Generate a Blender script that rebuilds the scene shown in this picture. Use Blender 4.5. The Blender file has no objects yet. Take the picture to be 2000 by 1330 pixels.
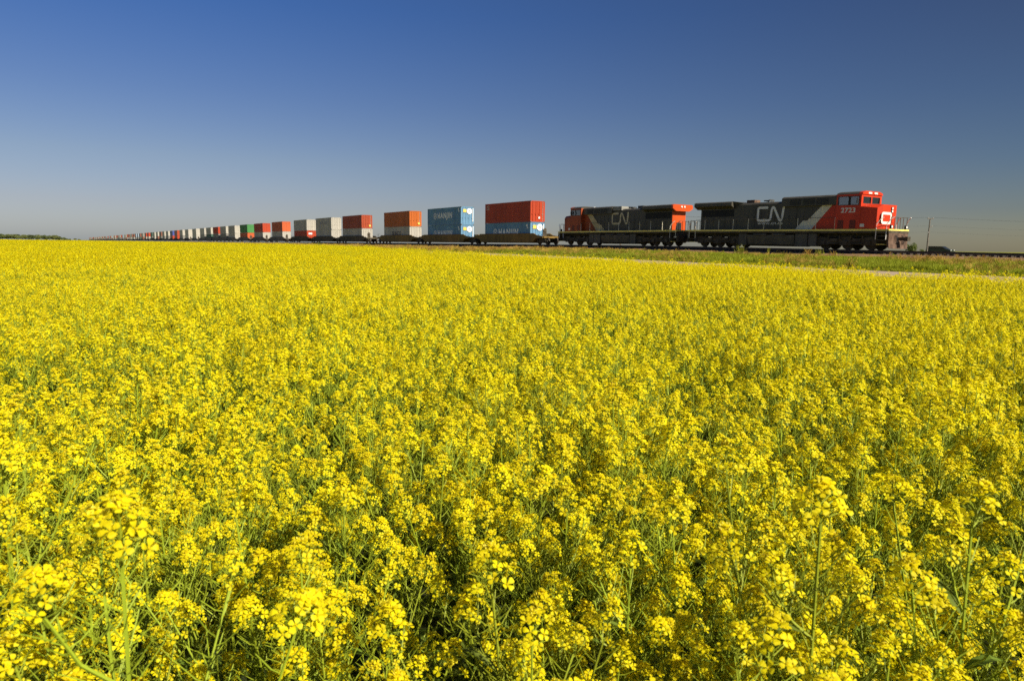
import bpy, bmesh, math, random
import numpy as np
from mathutils import Matrix, Vector, Euler

# ------------------------------------------------------------------ camera, sky, sun, exposure
sc = bpy.context.scene
COL = sc.collection
ZC = 1.70
PITCH, ROLL = math.radians(7.9), math.radians(0.74)
FPX = 2000 * 24 / 36.0
cd = bpy.data.cameras.new('camera')
cam = bpy.data.objects.new('camera', cd)
COL.objects.link(cam)
cd.sensor_fit = 'HORIZONTAL'
cd.sensor_width = 36
cd.lens = 24
cd.clip_start, cd.clip_end = 0.05, 14000
cd.dof.use_dof = True
cd.dof.focus_distance = 3.6
cd.dof.aperture_fstop = 9.0
_r0 = Vector((1, 0, 0))
CD = Vector((0, math.cos(PITCH), -math.sin(PITCH)))
_u0 = _r0.cross(CD)
CR = math.cos(ROLL) * _r0 + math.sin(ROLL) * _u0
CU = -math.sin(ROLL) * _r0 + math.cos(ROLL) * _u0
cam.matrix_world = Matrix(((CR.x, CU.x, -CD.x, 0), (CR.y, CU.y, -CD.y, 0), (CR.z, CU.z, -CD.z, ZC), (0, 0, 0, 1)))
sc.camera = cam

SUN_EL = math.radians(38)
SUN_H = (0.75, -0.66)
w = bpy.data.worlds.new("World")
sc.world = w
w.use_nodes = True
nt = w.node_tree
nt.nodes.clear()


def N(t, typ, **k):
    n = t.nodes.new(typ)
    for a, b in k.items():
        setattr(n, a, b)
    return n


sky = N(nt, 'ShaderNodeTexSky', sky_type='NISHITA', sun_disc=False, sun_elevation=SUN_EL,
        sun_rotation=math.atan2(SUN_H[0], SUN_H[1]), air_density=1.0, dust_density=0.6, ozone_density=1.5)
# a polarising filter on the lens: the sky is graded by height and by side
co = N(nt, 'ShaderNodeTexCoord')
sep = N(nt, 'ShaderNodeSeparateXYZ')
nt.links.new(co.outputs['Generated'], sep.inputs[0])


def ramp(keys):
    r = N(nt, 'ShaderNodeValToRGB')
    e = r.color_ramp.elements
    while len(e) < len(keys):
        e.new(0.5)
    for q, (p, c) in zip(e, keys):
        q.position = p
        q.color = (*c, 1)
    nt.links.new(sep.outputs['Z'], r.inputs[0])
    return r


rl = ramp([(0, (0.562, 0.622, 0.824)), (.05, (0.573, 0.558, 0.707)), (.11, (0.55, 0.555, 0.675)), (.19, (0.425, 0.50, 0.72)), (.30, (0.28, 0.462, 0.81))])
rr = ramp([(0, (0.563, 0.537, 0.459)), (.05, (0.385, 0.399, 0.44)), (.11, (0.304, 0.358, 0.46)), (.19, (0.263, 0.323, 0.45)), (.30, (0.257, 0.286, 0.394))])
hyp = N(nt, 'ShaderNodeCombineXYZ')
nt.links.new(sep.outputs['X'], hyp.inputs['X'])
nt.links.new(sep.outputs['Y'], hyp.inputs['Y'])
nrm = N(nt, 'ShaderNodeVectorMath', operation='NORMALIZE')
nt.links.new(hyp.outputs[0], nrm.inputs[0])
dot = N(nt, 'ShaderNodeVectorMath', operation='DOT_PRODUCT')
nt.links.new(nrm.outputs[0], dot.inputs[0])
dot.inputs[1].default_value = (1, 0, 0)
mr = N(nt, 'ShaderNodeMapRange', clamp=True)
mr.inputs['From Min'].default_value, mr.inputs['From Max'].default_value = -0.65, 0.65
nt.links.new(dot.outputs['Value'], mr.inputs['Value'])
pw = N(nt, 'ShaderNodeMath', operation='POWER')
pw.inputs[1].default_value = 2.0
nt.links.new(mr.outputs[0], pw.inputs[0])
mx = N(nt, 'ShaderNodeMixRGB')
nt.links.new(pw.outputs[0], mx.inputs['Fac'])
nt.links.new(rl.outputs[0], mx.inputs['Color1'])
nt.links.new(rr.outputs[0], mx.inputs['Color2'])
ml = N(nt, 'ShaderNodeMixRGB', blend_type='MULTIPLY')
ml.inputs['Fac'].default_value = 1
nt.links.new(sky.outputs[0], ml.inputs['Color1'])
nt.links.new(mx.outputs[0], ml.inputs['Color2'])
bg = N(nt, 'ShaderNodeBackground')
bg.inputs['Strength'].default_value = 0.0633
wo = N(nt, 'ShaderNodeOutputWorld')
nt.links.new(ml.outputs[0], bg.inputs['Color'])
nt.links.new(bg.outputs[0], wo.inputs['Surface'])

sd = bpy.data.lights.new('sun', 'SUN')
sd.energy = 5.0
sd.angle = math.radians(0.5)
sd.color = (1.0, 0.93, 0.82)
sun = bpy.data.objects.new('sun', sd)
COL.objects.link(sun)
_hl = math.hypot(*SUN_H)
SUN_DIR = Vector((SUN_H[0] / _hl * math.cos(SUN_EL), SUN_H[1] / _hl * math.cos(SUN_EL), math.sin(SUN_EL)))
sun.rotation_euler = SUN_DIR.to_track_quat('Z', 'Y').to_euler()
sun.location = (40, -20, 40)

sc.render.engine = 'CYCLES'
sc.view_settings.view_transform = 'Standard'
sc.view_settings.look = 'None'
sc.view_settings.exposure = 0.66
sc.view_settings.gamma = 1
sc.view_settings.use_curve_mapping = False
sc.cycles.max_bounces = 14
sc.cycles.diffuse_bounces = 9
sc.cycles.transmission_bounces = 12
sc.cycles.transparent_max_bounces = 8
sc.cycles.use_denoising = False

RNG = random.Random(7)
# ------------------------------------------------------------------ the lie of the land
TH = math.radians(33.1)
ST, CT = math.sin(TH), math.cos(TH)
P0 = 55.8            # track centre line, metres from the camera
A0 = 29.4            # where the front of the train stands along the track


def g(a):
    t = min(max((a - 3) / 62.0, 0), 1)
    return .36 * t * t * (3 - 2 * t)


def wpt(a, p, z=0.0):
    return Vector((-ST * a + CT * p, CT * a + ST * p, z))


def ap(x, y):
    return -ST * x + CT * y, CT * x + ST * y


def zrail(a):
    return 1.69 + g(a) - g(A0)


def proj(P):
    v = P - Vector((0, 0, ZC))
    z = v.dot(CD)
    if z < .05:
        return None
    return 1000 + FPX * v.dot(CR) / z, 665 - FPX * v.dot(CU) / z, z


def lerp_tab(x, tab):
    if x <= tab[0][0]:
        return tab[0][1]
    for (x0, y0), (x1, y1) in zip(tab, tab[1:]):
        if x <= x1:
            return y0 + (y1 - y0) * (x - x0) / (x1 - x0)
    return tab[-1][1]


PROFILE = [(-5000, 0), (17, 0), (23.5, .0), (28.5, .45), (29, .5), (37, .5), (41, .48), (47, .7), (51.4, .98), (53, 1.0), (58.6, 1.0), (61, .8), (68, .3), (138, .3), (145, 1.1), (157, 1.1), (166, .3), (5000, .2)]


def zground(a, p):
    return lerp_tab(p, PROFILE) + g(a) * (1 if p < 70 else max(0, 1 - (p - 70) / 100))


def pedge(a):
    return lerp_tab(a, [(-50, 17.6), (6, 17.8), (11, 18.7), (17, 19.1), (27, 20.1), (35, 19.7), (50, 20.8), (80, 22.6), (120, 21.3), (230, 20.0)])


# ------------------------------------------------------------------ materials
MATS = {}


def mat(name, col, rough=.6, noise=0.0, scale=3.0, spec=.3, metal=0.0, bump=0.0, bscale=20, trans=0.0, rnd=0.0, streak=False):
    if name in MATS:
        return MATS[name]
    m = bpy.data.materials.new(name)
    m.use_nodes = True
    t = m.node_tree
    b = t.nodes['Principled BSDF']
    b.inputs['Base Color'].default_value = (*col, 1)
    b.inputs['Roughness'].default_value = rough
    b.inputs['Specular IOR Level'].default_value = spec
    b.inputs['Metallic'].default_value = metal
    src = None
    if noise > 0:
        tc = N(t, 'ShaderNodeTexCoord')
        mp = N(t, 'ShaderNodeMapping')
        if streak:
            mp.inputs['Scale'].default_value = (1, 1, .18)
        t.links.new(tc.outputs['Object'], mp.inputs[0])
        nz = N(t, 'ShaderNodeTexNoise')
        nz.inputs['Scale'].default_value = scale
        nz.inputs['Detail'].default_value = 5
        t.links.new(mp.outputs[0], nz.inputs['Vector'])
        r = N(t, 'ShaderNodeValToRGB')
        r.color_ramp.elements[0].position = .3
        r.color_ramp.elements[1].position = .7
        r.color_ramp.elements[0].color = (*[max(c * (1 - noise), 0) for c in col], 1)
        r.color_ramp.elements[1].color = (*[min(c * (1 + noise), .95) for c in col], 1)
        t.links.new(nz.outputs['Fac'], r.inputs[0])
        src = r.outputs[0]
    if rnd > 0:
        oi = N(t, 'ShaderNodeObjectInfo')
        hs = N(t, 'ShaderNodeHueSaturation')
        if src:
            t.links.new(src, hs.inputs['Color'])
        else:
            hs.inputs['Color'].default_value = (*col, 1)
        mm = N(t, 'ShaderNodeMapRange')
        mm.inputs['To Min'].default_value, mm.inputs['To Max'].default_value = 1 - rnd, 1 + rnd
        t.links.new(oi.outputs['Random'], mm.inputs['Value'])
        t.links.new(mm.outputs[0], hs.inputs['Value'])
        m2 = N(t, 'ShaderNodeMapRange')
        m2.inputs['To Min'].default_value, m2.inputs['To Max'].default_value = .5 - rnd * .06, .5 + rnd * .06
        t.links.new(oi.outputs['Random'], m2.inputs['Value'])
        t.links.new(m2.outputs[0], hs.inputs['Hue'])
        src = hs.outputs[0]
    if src:
        t.links.new(src, b.inputs['Base Color'])
    if bump > 0:
        tc = N(t, 'ShaderNodeTexCoord')
        nz = N(t, 'ShaderNodeTexNoise')
        nz.inputs['Scale'].default_value = bscale
        t.links.new(tc.outputs['Object'], nz.inputs['Vector'])
        bp = N(t, 'ShaderNodeBump')
        bp.inputs['Strength'].default_value = bump
        t.links.new(nz.outputs['Fac'], bp.inputs['Height'])
        t.links.new(bp.outputs[0], b.inputs['Normal'])
    if trans > 0:
        tr = N(t, 'ShaderNodeBsdfTranslucent')
        if src:
            t.links.new(src, tr.inputs['Color'])
        else:
            tr.inputs['Color'].default_value = (*col, 1)
        ms = N(t, 'ShaderNodeMixShader')
        ms.inputs[0].default_value = trans
        t.links.new(b.outputs[0], ms.inputs[1])
        t.links.new(tr.outputs[0], ms.inputs[2])
        t.links.new(ms.outputs[0], t.nodes['Material Output'].inputs['Surface'])
    MATS[name] = m
    return m


def glass(name, tint, mirror=.12):
    m = bpy.data.materials.new(name)
    m.use_nodes = True
    t = m.node_tree
    t.nodes.remove(t.nodes['Principled BSDF'])
    tr = N(t, 'ShaderNodeBsdfTransparent')
    tr.inputs[0].default_value = (*tint, 1)
    gl = N(t, 'ShaderNodeBsdfGlossy')
    gl.inputs['Roughness'].default_value = .03
    lw = N(t, 'ShaderNodeFresnel')
    lw.inputs['IOR'].default_value = 1.5
    ad = N(t, 'ShaderNodeMath', operation='ADD')
    ad.inputs[1].default_value = mirror
    t.links.new(lw.outputs[0], ad.inputs[0])
    ms = N(t, 'ShaderNodeMixShader')
    t.links.new(ad.outputs[0], ms.inputs[0])
    t.links.new(tr.outputs[0], ms.inputs[1])
    t.links.new(gl.outputs[0], ms.inputs[2])
    t.links.new(ms.outputs[0], t.nodes['Material Output'].inputs['Surface'])
    return m


# ------------------------------------------------------------------ mesh and object helpers
class MB:
    def __init__(s):
        s.v, s.f, s.m = [], [], []

    def add(s, vs, fs, mi=0):
        o = len(s.v)
        s.v += [tuple(v) for v in vs]
        s.f += [tuple(i + o for i in f) for f in fs]
        s.m += [mi] * len(fs)

    def box(s, x0, x1, y0, y1, z0, z1, mi=0):
        s.add([(x0, y0, z0), (x1, y0, z0), (x1, y1, z0), (x0, y1, z0), (x0, y0, z1), (x1, y0, z1), (x1, y1, z1), (x0, y1, z1)],
              [(3, 2, 1, 0), (4, 5, 6, 7), (0, 1, 5, 4), (1, 2, 6, 5), (2, 3, 7, 6), (3, 0, 4, 7)], mi)

    def prism(s, poly, lo, hi, axis='y', mi=0, top=None):
        """poly: list of (u,v); axis 'y': (x,z) swept in y; 'x': (y,z) swept in x; 'z': (x,y) swept in z"""
        n = len(poly)
        top = top or poly

        def P(q, h):
            return {'y': (q[0], h, q[1]), 'x': (h, q[0], q[1]), 'z': (q[0], q[1], h)}[axis]
        vs = [P(q, lo) for q in poly] + [P(q, hi) for q in top]
        fs = [tuple(range(n))[::-1], tuple(range(n, 2 * n))] + [(i, (i + 1) % n, n + (i + 1) % n, n + i) for i in range(n)]
        s.add(vs, fs, mi)

    def tube(s, pts, rad, n=6, mi=0, cap=True):
        pts = [Vector(p) for p in pts]
        k = len(pts)
        rads = rad if isinstance(rad, (list, tuple)) else [rad] * k
        vs, fs = [], []
        for i, p in enumerate(pts):
            d = (pts[min(i + 1, k - 1)] - pts[max(i - 1, 0)])
            d = d.normalized() if d.length > 1e-9 else Vector((0, 0, 1))
            a = d.cross(Vector((0.13, 0.05, 1)) if abs(d.z) < .95 else Vector((1, 0.1, 0))).normalized()
            b = d.cross(a)
            for j in range(n):
                t = 2 * math.pi * j / n
                vs.append(p + (a * math.cos(t) + b * math.sin(t)) * rads[i])
        for i in range(k - 1):
            for j in range(n):
                fs.append((i * n + j, i * n + (j + 1) % n, (i + 1) * n + (j + 1) % n, (i + 1) * n + j))
        if cap and n > 2:
            fs += [tuple(range(n))[::-1], tuple((k - 1) * n + j for j in range(n))]
        s.add(vs, fs, mi)

    def mesh(s, name, mats, fix=True, smooth=False):
        me = bpy.data.meshes.new(name)
        me.from_pydata(s.v, [], s.f)
        for m in mats:
            me.materials.append(m)
        if any(s.m):
            me.polygons.foreach_set('material_index', s.m)
        if fix and len(s.f) < 6000:
            b = bmesh.new()
            b.from_mesh(me)
            bmesh.ops.recalc_face_normals(b, faces=b.faces)
            b.to_mesh(me)
            b.free()
        if smooth:
            me.polygons.foreach_set('use_smooth', [True] * len(me.polygons))
        me.update()
        return me

    def build(s, name, mats, parent=None, fix=True, smooth=False):
        if not isinstance(mats, (list, tuple)):
            mats = [mats]
        return new_obj(name, s.mesh(name, mats, fix, smooth), parent)


def new_obj(name, data, parent=None, mw=None):
    o = bpy.data.objects.new(name, data)
    COL.objects.link(o)
    if parent:
        o.parent = parent
    if mw is not None:
        o.matrix_local = mw
    return o


def tag(o, label=None, cat=None, group=None, kind=None):
    if label:
        o['label'] = label
    if cat:
        o['category'] = cat
    if group:
        o['group'] = group
    if kind:
        o['kind'] = kind
    return o


def copy_tree(o, parent=None):
    c = o.copy()
    COL.objects.link(c)
    if parent:
        c.parent = parent
    for ch in list(o.children):
        copy_tree(ch, c)
    return c


def text_mesh(txt, size, bold=0.0, ext=.004, width=1.0, space=1.0):
    cu = bpy.data.curves.new('lettering', 'FONT')
    cu.body = txt
    cu.size = size
    cu.align_x = 'CENTER'
    cu.align_y = 'CENTER'
    cu.offset = bold
    cu.extrude = ext
    cu.space_character = space
    cu.resolution_u = 3
    o = bpy.data.objects.new('lettering', cu)
    COL.objects.link(o)
    dg = bpy.context.evaluated_depsgraph_get()
    me = bpy.data.meshes.new_from_object(o.evaluated_get(dg))
    bpy.data.objects.remove(o)
    me.transform(Matrix.Diagonal((width, 1, 1, 1)))
    return me


def put_text(parent, txt, size, x, y, z, m, side=-1, name='lettering', axis='side', **k):
    me = text_mesh(txt, size, **k)
    me.materials.clear()
    me.materials.append(m)
    o = new_obj(name, me, parent)
    if axis == 'side':
        o.rotation_euler = (math.pi / 2, 0, 0 if side < 0 else math.pi)
    else:
        o.rotation_euler = (math.pi / 2, 0, math.pi / 2)
    o.location = (x, y, z)
    return o


def band(mb, pts, wd, y0, y1, closed=False, mi=0):
    """flat band of width wd following pts (x,z), given thickness from y0 to y1"""
    n = len(pts)
    L, R = [], []
    for i in range(n):
        a = pts[i - 1] if (i > 0 or closed) else pts[i]
        b = pts[(i + 1) % n] if (i < n - 1 or closed) else pts[i]
        d = Vector((b[0] - a[0], b[1] - a[1])).normalized()
        nn = Vector((-d.y, d.x)) * wd / 2
        L.append((pts[i][0] + nn.x, pts[i][1] + nn.y))
        R.append((pts[i][0] - nn.x, pts[i][1] - nn.y))
    for i in range(n if closed else n - 1):
        j = (i + 1) % n
        q = [L[i], L[j], R[j], R[i]]
        mb.prism(q, y0, y1, 'y', mi)


# ------------------------------------------------------------------ ground, road, track
def vec_mix_mat(name, c0, c1, c2, scale, rough=.9, bump=.3, coord='Object'):
    m = bpy.data.materials.new(name)
    m.use_nodes = True
    t = m.node_tree
    b = t.nodes['Principled BSDF']
    b.inputs['Roughness'].default_value = rough
    b.inputs['Specular IOR Level'].default_value = .15
    tc = N(t, 'ShaderNodeTexCoord')
    n1 = N(t, 'ShaderNodeTexNoise')
    n1.inputs['Scale'].default_value = scale
    n1.inputs['Detail'].default_value = 8
    n2 = N(t, 'ShaderNodeTexNoise')
    n2.inputs['Scale'].default_value = scale * 23
    n2.inputs['Detail'].default_value = 4
    t.links.new(tc.outputs[coord], n1.inputs['Vector'])
    t.links.new(tc.outputs[coord], n2.inputs['Vector'])
    r = N(t, 'ShaderNodeValToRGB')
    e = r.color_ramp.elements
    e[0].position, e[1].position = .32, .68
    e[0].color, e[1].color = (*c0, 1), (*c1, 1)
    t.links.new(n1.outputs['Fac'], r.inputs[0])
    mxx = N(t, 'ShaderNodeMixRGB')
    r2 = N(t, 'ShaderNodeValToRGB')
    r2.color_ramp.elements[0].position, r2.color_ramp.elements[1].position = .45, .7
    t.links.new(n2.outputs['Fac'], r2.inputs[0])
    t.links.new(r2.outputs[0], mxx.inputs['Fac'])
    t.links.new(r.outputs[0], mxx.inputs['Color1'])
    mxx.inputs['Color2'].default_value = (*c2, 1)
    t.links.new(mxx.outputs[0], b.inputs['Base Color'])
    bp = N(t, 'ShaderNodeBump')
    bp.inputs['Strength'].default_value = bump
    bp.inputs['Distance'].default_value = .05
    t.links.new(n2.outputs['Fac'], bp.inputs['Height'])
    t.links.new(bp.outputs[0], b.inputs['Normal'])
    return m


M_soil = vec_mix_mat('soil', (.035, .045, .012), (.06, .06, .02), (.05, .07, .015), .6)
M_farland = vec_mix_mat('far_grass', (.17, .185, .018), (.25, .23, .035), (.20, .21, .022), .05)
M_road = vec_mix_mat('gravel_road', (.30, .22, .14), (.38, .29, .19), (.34, .25, .16), .5)
M_ballast = vec_mix_mat('ballast', (.20, .115, .055), (.32, .20, .10), (.13, .075, .035), 1.3, bump=.8)

AS = [-2500, -400, -120, -60, -30, -15, 0, 10, 20, 30, 40, 50, 60, 75, 100, 140, 180, 230, 300, 500, 900, 1600, 3000, 6500]


def strip(ps, zf, name, m, asx=AS, mi_f=None, mats=None):
    mb = MB()
    vs = [wpt(a, p, zf(a, p)) for a in asx for p in ps]
    n = len(ps)
    for i in range(len(asx) - 1):
        for j in range(n - 1):
            mb.f.append((i * n + j, i * n + j + 1, (i + 1) * n + j + 1, (i + 1) * n + j))
            mb.m.append(mi_f(asx[i], ps[j]) if mi_f else 0)
    mb.v = [tuple(v) for v in vs]
    return mb.build(name, mats or [m], fix=False)


gr = strip([-6500, -2000, -600, -200, -60, -20, 0, 8, 17, 23.5, 28.5, 29, 37, 41, 47, 51.4, 53, 58.6, 61, 68, 100, 138, 145, 157, 166, 250, 400, 1500, 6500], zground,
           'ground', None, mi_f=lambda a, p: 0 if (p < 20 and a < 230) else 1, mats=[M_soil, M_farland])
tag(gr, kind='structure')
ASD = [-200, -80, -40, -20, -10, 0, 10, 20, 30, 40, 50, 60, 75, 100, 140, 200, 300, 500, 900, 1600, 3000]
rd = strip([30.4, 31, 33.5, 36.2, 36.8], lambda a, p: zground(a, p) + (.05 if 30.9 < p < 36.3 else .012) + (.04 if 32 < p < 35 else 0), 'gravel_road', M_road, ASD)
tag(rd, kind='structure')


# ballast bed
def zbed(a, p):
    d = abs(p - P0)
    base = zrail(a) - .30
    if d < 2.0:
        return base
    return base - (d - 2.0) * (base - (.93 + g(a))) / 2.3


bl = strip([P0 - 4.3, P0 - 3.6, P0 - 2.8, P0 - 2.0, P0 - 1, P0, P0 + 1, P0 + 2.0, P0 + 2.8, P0 + 3.6, P0 + 4.3], zbed, 'ballast_bed', M_ballast, ASD)
tag(bl, kind='structure')
M_rail = mat('rail_steel', (.10, .065, .045), .5, .3, 4, .4, .4)
M_tie = mat('old_tie_wood', (.05, .038, .028), .85, .35, 4)
rt = new_obj('railway_track', None)
tag(rt, kind='structure')
for sgn in (-1, 1):
    mb = MB()
    prof = [(-.07, 0), (.07, 0), (.07, .02), (.015, .04), (.015, .13), (.037, .14), (.037, .175), (-.037, .175), (-.037, .14), (-.015, .13), (-.015, .04), (-.07, .02)]
    for a0_, a1_ in zip(ASD, ASD[1:]):
        n = len(prof)
        vs = [wpt(a_, P0 + sgn * .755 + q, zrail(a_) - .175 + h) for a_ in (a0_, a1_) for q, h in prof]
        mb.add(vs, [(i, (i + 1) % n, n + (i + 1) % n, n + i) for i in range(n)])
    mb.build('rail', M_rail, rt, fix=False)
mb = MB()
a_ = -45.0
while a_ < 180:
    z = zrail(a_) - .175
    jit = RNG.uniform(-.06, .06)
    vs = [wpt(a_ + da, P0 + dp + jit, z + dz) for dz in (-.2, 0) for da, dp in ((-.11, -1.3), (.11, -1.3), (.11, 1.3), (-.11, 1.3))]
    mb.add(vs, [(3, 2, 1, 0), (4, 5, 6, 7), (0, 1, 5, 4), (1, 2, 6, 5), (2, 3, 7, 6), (3, 0, 4, 7)])
    a_ += .52
tag(mb.build('railway_ties', M_tie, rt, fix=False), kind='stuff')

# ------------------------------------------------------------------ paint
M_black = mat('faded_black_paint', (.062, .055, .037), .5, .28, 1.2, .35, streak=True)
M_roofgrey = mat('dusty_grey_roof', (.075, .075, .066), .6, .3, 2)
M_red = mat('red_orange_paint', (.56, .036, .005), .45, .16, 1.0, .35, streak=True)
M_orange = mat('orange_paint', (.52, .065, .006), .45, .12, 1.0, .35, streak=True)
M_white = mat('off_white_paint', (.74, .70, .60), .5, .12, 2)
M_stripe = mat('pale_stripe_paint', (.70, .64, .46), .55, .15, 2)
M_yellow = mat('sill_yellow_paint', (.85, .66, .15), .55, .2, 3)
M_under = mat('oily_underframe', (.075, .060, .038), .75, .45, 2.5, .2)
M_tank = mat('tank_grey', (.092, .08, .055), .6, .3, 2, streak=True)
M_rust = mat('rusty_plow', (.115, .07, .045), .75, .55, 3.0, .2)
M_wheel = mat('wheel_steel', (.065, .05, .035), .6, .3, 5, .3, .2)
M_dark = mat('dark_recess', (.018, .018, .017), .8)
M_lamp = mat('lamp_lens', (.80, .78, .70), .15, 0, 1, .6)
M_rubber = mat('black_rubber', (.02, .02, .02), .7)
M_glass = glass('cab_glass', (.72, .78, .80))
M_tan = mat('tan_box_paint', (.24, .23, .19), .6, .2, 2)


# ------------------------------------------------------------------ wheels and trucks
def disc(mb, x, y0, y1, z, r, n=20, mi=0):
    mb.prism([(x + r * math.cos(2 * math.pi * i / n), z + r * math.sin(2 * math.pi * i / n)) for i in range(n)], y0, y1, 'y', mi)


def wheel_mesh(r, key={}):
    if r not in key:
        mb = MB()
        disc(mb, 0, -.07, .07, 0, r)
        disc(mb, 0, -.10, -.07, 0, r * .55, 16)
        disc(mb, 0, .07, .10, 0, r + .028)
        disc(mb, 0, -.17, -.10, 0, r * .2, 10)
        key[r] = mb.mesh('wheel', [M_wheel])
    return key[r]


def add_wheels(tr, xs, r, gap=.75):
    for x in xs:
        for sg in (-1, 1):
            o = new_obj('wheel', wheel_mesh(r), tr)
            o.location = (x, sg * gap, r)
            if sg > 0:
                o.rotation_euler = (0, 0, math.pi)


def loco_truck(parent, xc):
    mb = MB()
    for sg in (-1, 1):
        y0, y1 = (sg * 1.02, sg * 1.2) if sg > 0 else (-1.2, -1.02)
        pr = [(-2.75, .62), (-2.5, .34), (-1.6, .34), (-1.3, .44), (-.7, .44), (-.4, .34), (.4, .34), (.7, .44), (1.3, .44), (1.6, .34), (2.5, .34), (2.75, .62),
              (2.75, .98), (2.3, 1.08), (1.2, .92), (.8, .92), (.5, 1.05), (-.5, 1.05), (-.8, .92), (-1.2, .92), (-2.3, 1.08), (-2.75, .98)]
        mb.prism(pr, y0, y1)
        yy0, yy1 = (1.2, 1.32) if sg > 0 else (-1.32, -1.2)
        for dx in (-2, 0, 2):
            mb.box(dx - .2, dx + .2, yy0, yy1, .38, .72)
        for dx in (-1, 1):
            mb.box(dx - .34, dx + .34, yy0, yy1 - sg * .02, .66, .92)
            mb.tube([(dx - .5, sg * 1.27, .5), (dx + .5, sg * 1.27, .5)], .06)
        for dx in (-1.5, -.5, .5, 1.5):
            mb.tube([(dx, sg * 1.26, .85), (dx, sg * 1.26, 1.15)], .07, 8)
    mb.box(-2.6, 2.6, -1.02, 1.02, .40, .95)
    tr = mb.build('truck', M_under, parent)
    tr.location.x = xc
    add_wheels(tr, (-2, 0, 2), .53)
    return tr


def freight_truck(parent, xc):
    mb = MB()
    for sg in (-1, 1):
        y0, y1 = (.92, 1.06) if sg > 0 else (-1.06, -.92)
        mb.prism([(-1.2, .40), (-.72, .40), (-.45, .24), (.45, .24), (.72, .40), (1.2, .40), (1.2, .56), (.75, .62), (.45, .80), (-.45, .80), (-.75, .62), (-1.2, .56)], y0, y1)
        for dx in (-.89, .89):
            mb.box(dx - .13, dx + .13, y1 if sg > 0 else y0 - .06, y1 + .06 if sg > 0 else y0, .32, .58)
    mb.box(-.25, .25, -.92, .92, .45, .78)
    tr = mb.build('truck', M_under, parent)
    tr.location.x = xc
    add_wheels(tr, (-.89, .89), .46)
    return tr


LOGO = [(160, 175), (30, 175), (18, 168), (15, 155), (15, 35), (18, 22), (30, 17), (172, 17), (188, 20), (198, 30), (205, 55), (213, 140), (219, 162), (229, 175), (241, 176), (251, 166), (262, 146),
        (326, 30), (336, 18), (347, 15), (358, 20), (365, 34), (372, 70), (386, 190)]


def logo_obj(parent, xc, zc, width, y, m, side):
    mb = MB()
    k = width / 400
    pts = [((px - 200) * k * (1 if side < 0 else -1), (pz - 95) * k) for px, pz in LOGO]
    band(mb, pts, 30 * k, -.006, .006)
    o = mb.build('emblem', m, parent)
    o.location = (xc, y, zc)
    return o


L = 20.8


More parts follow.
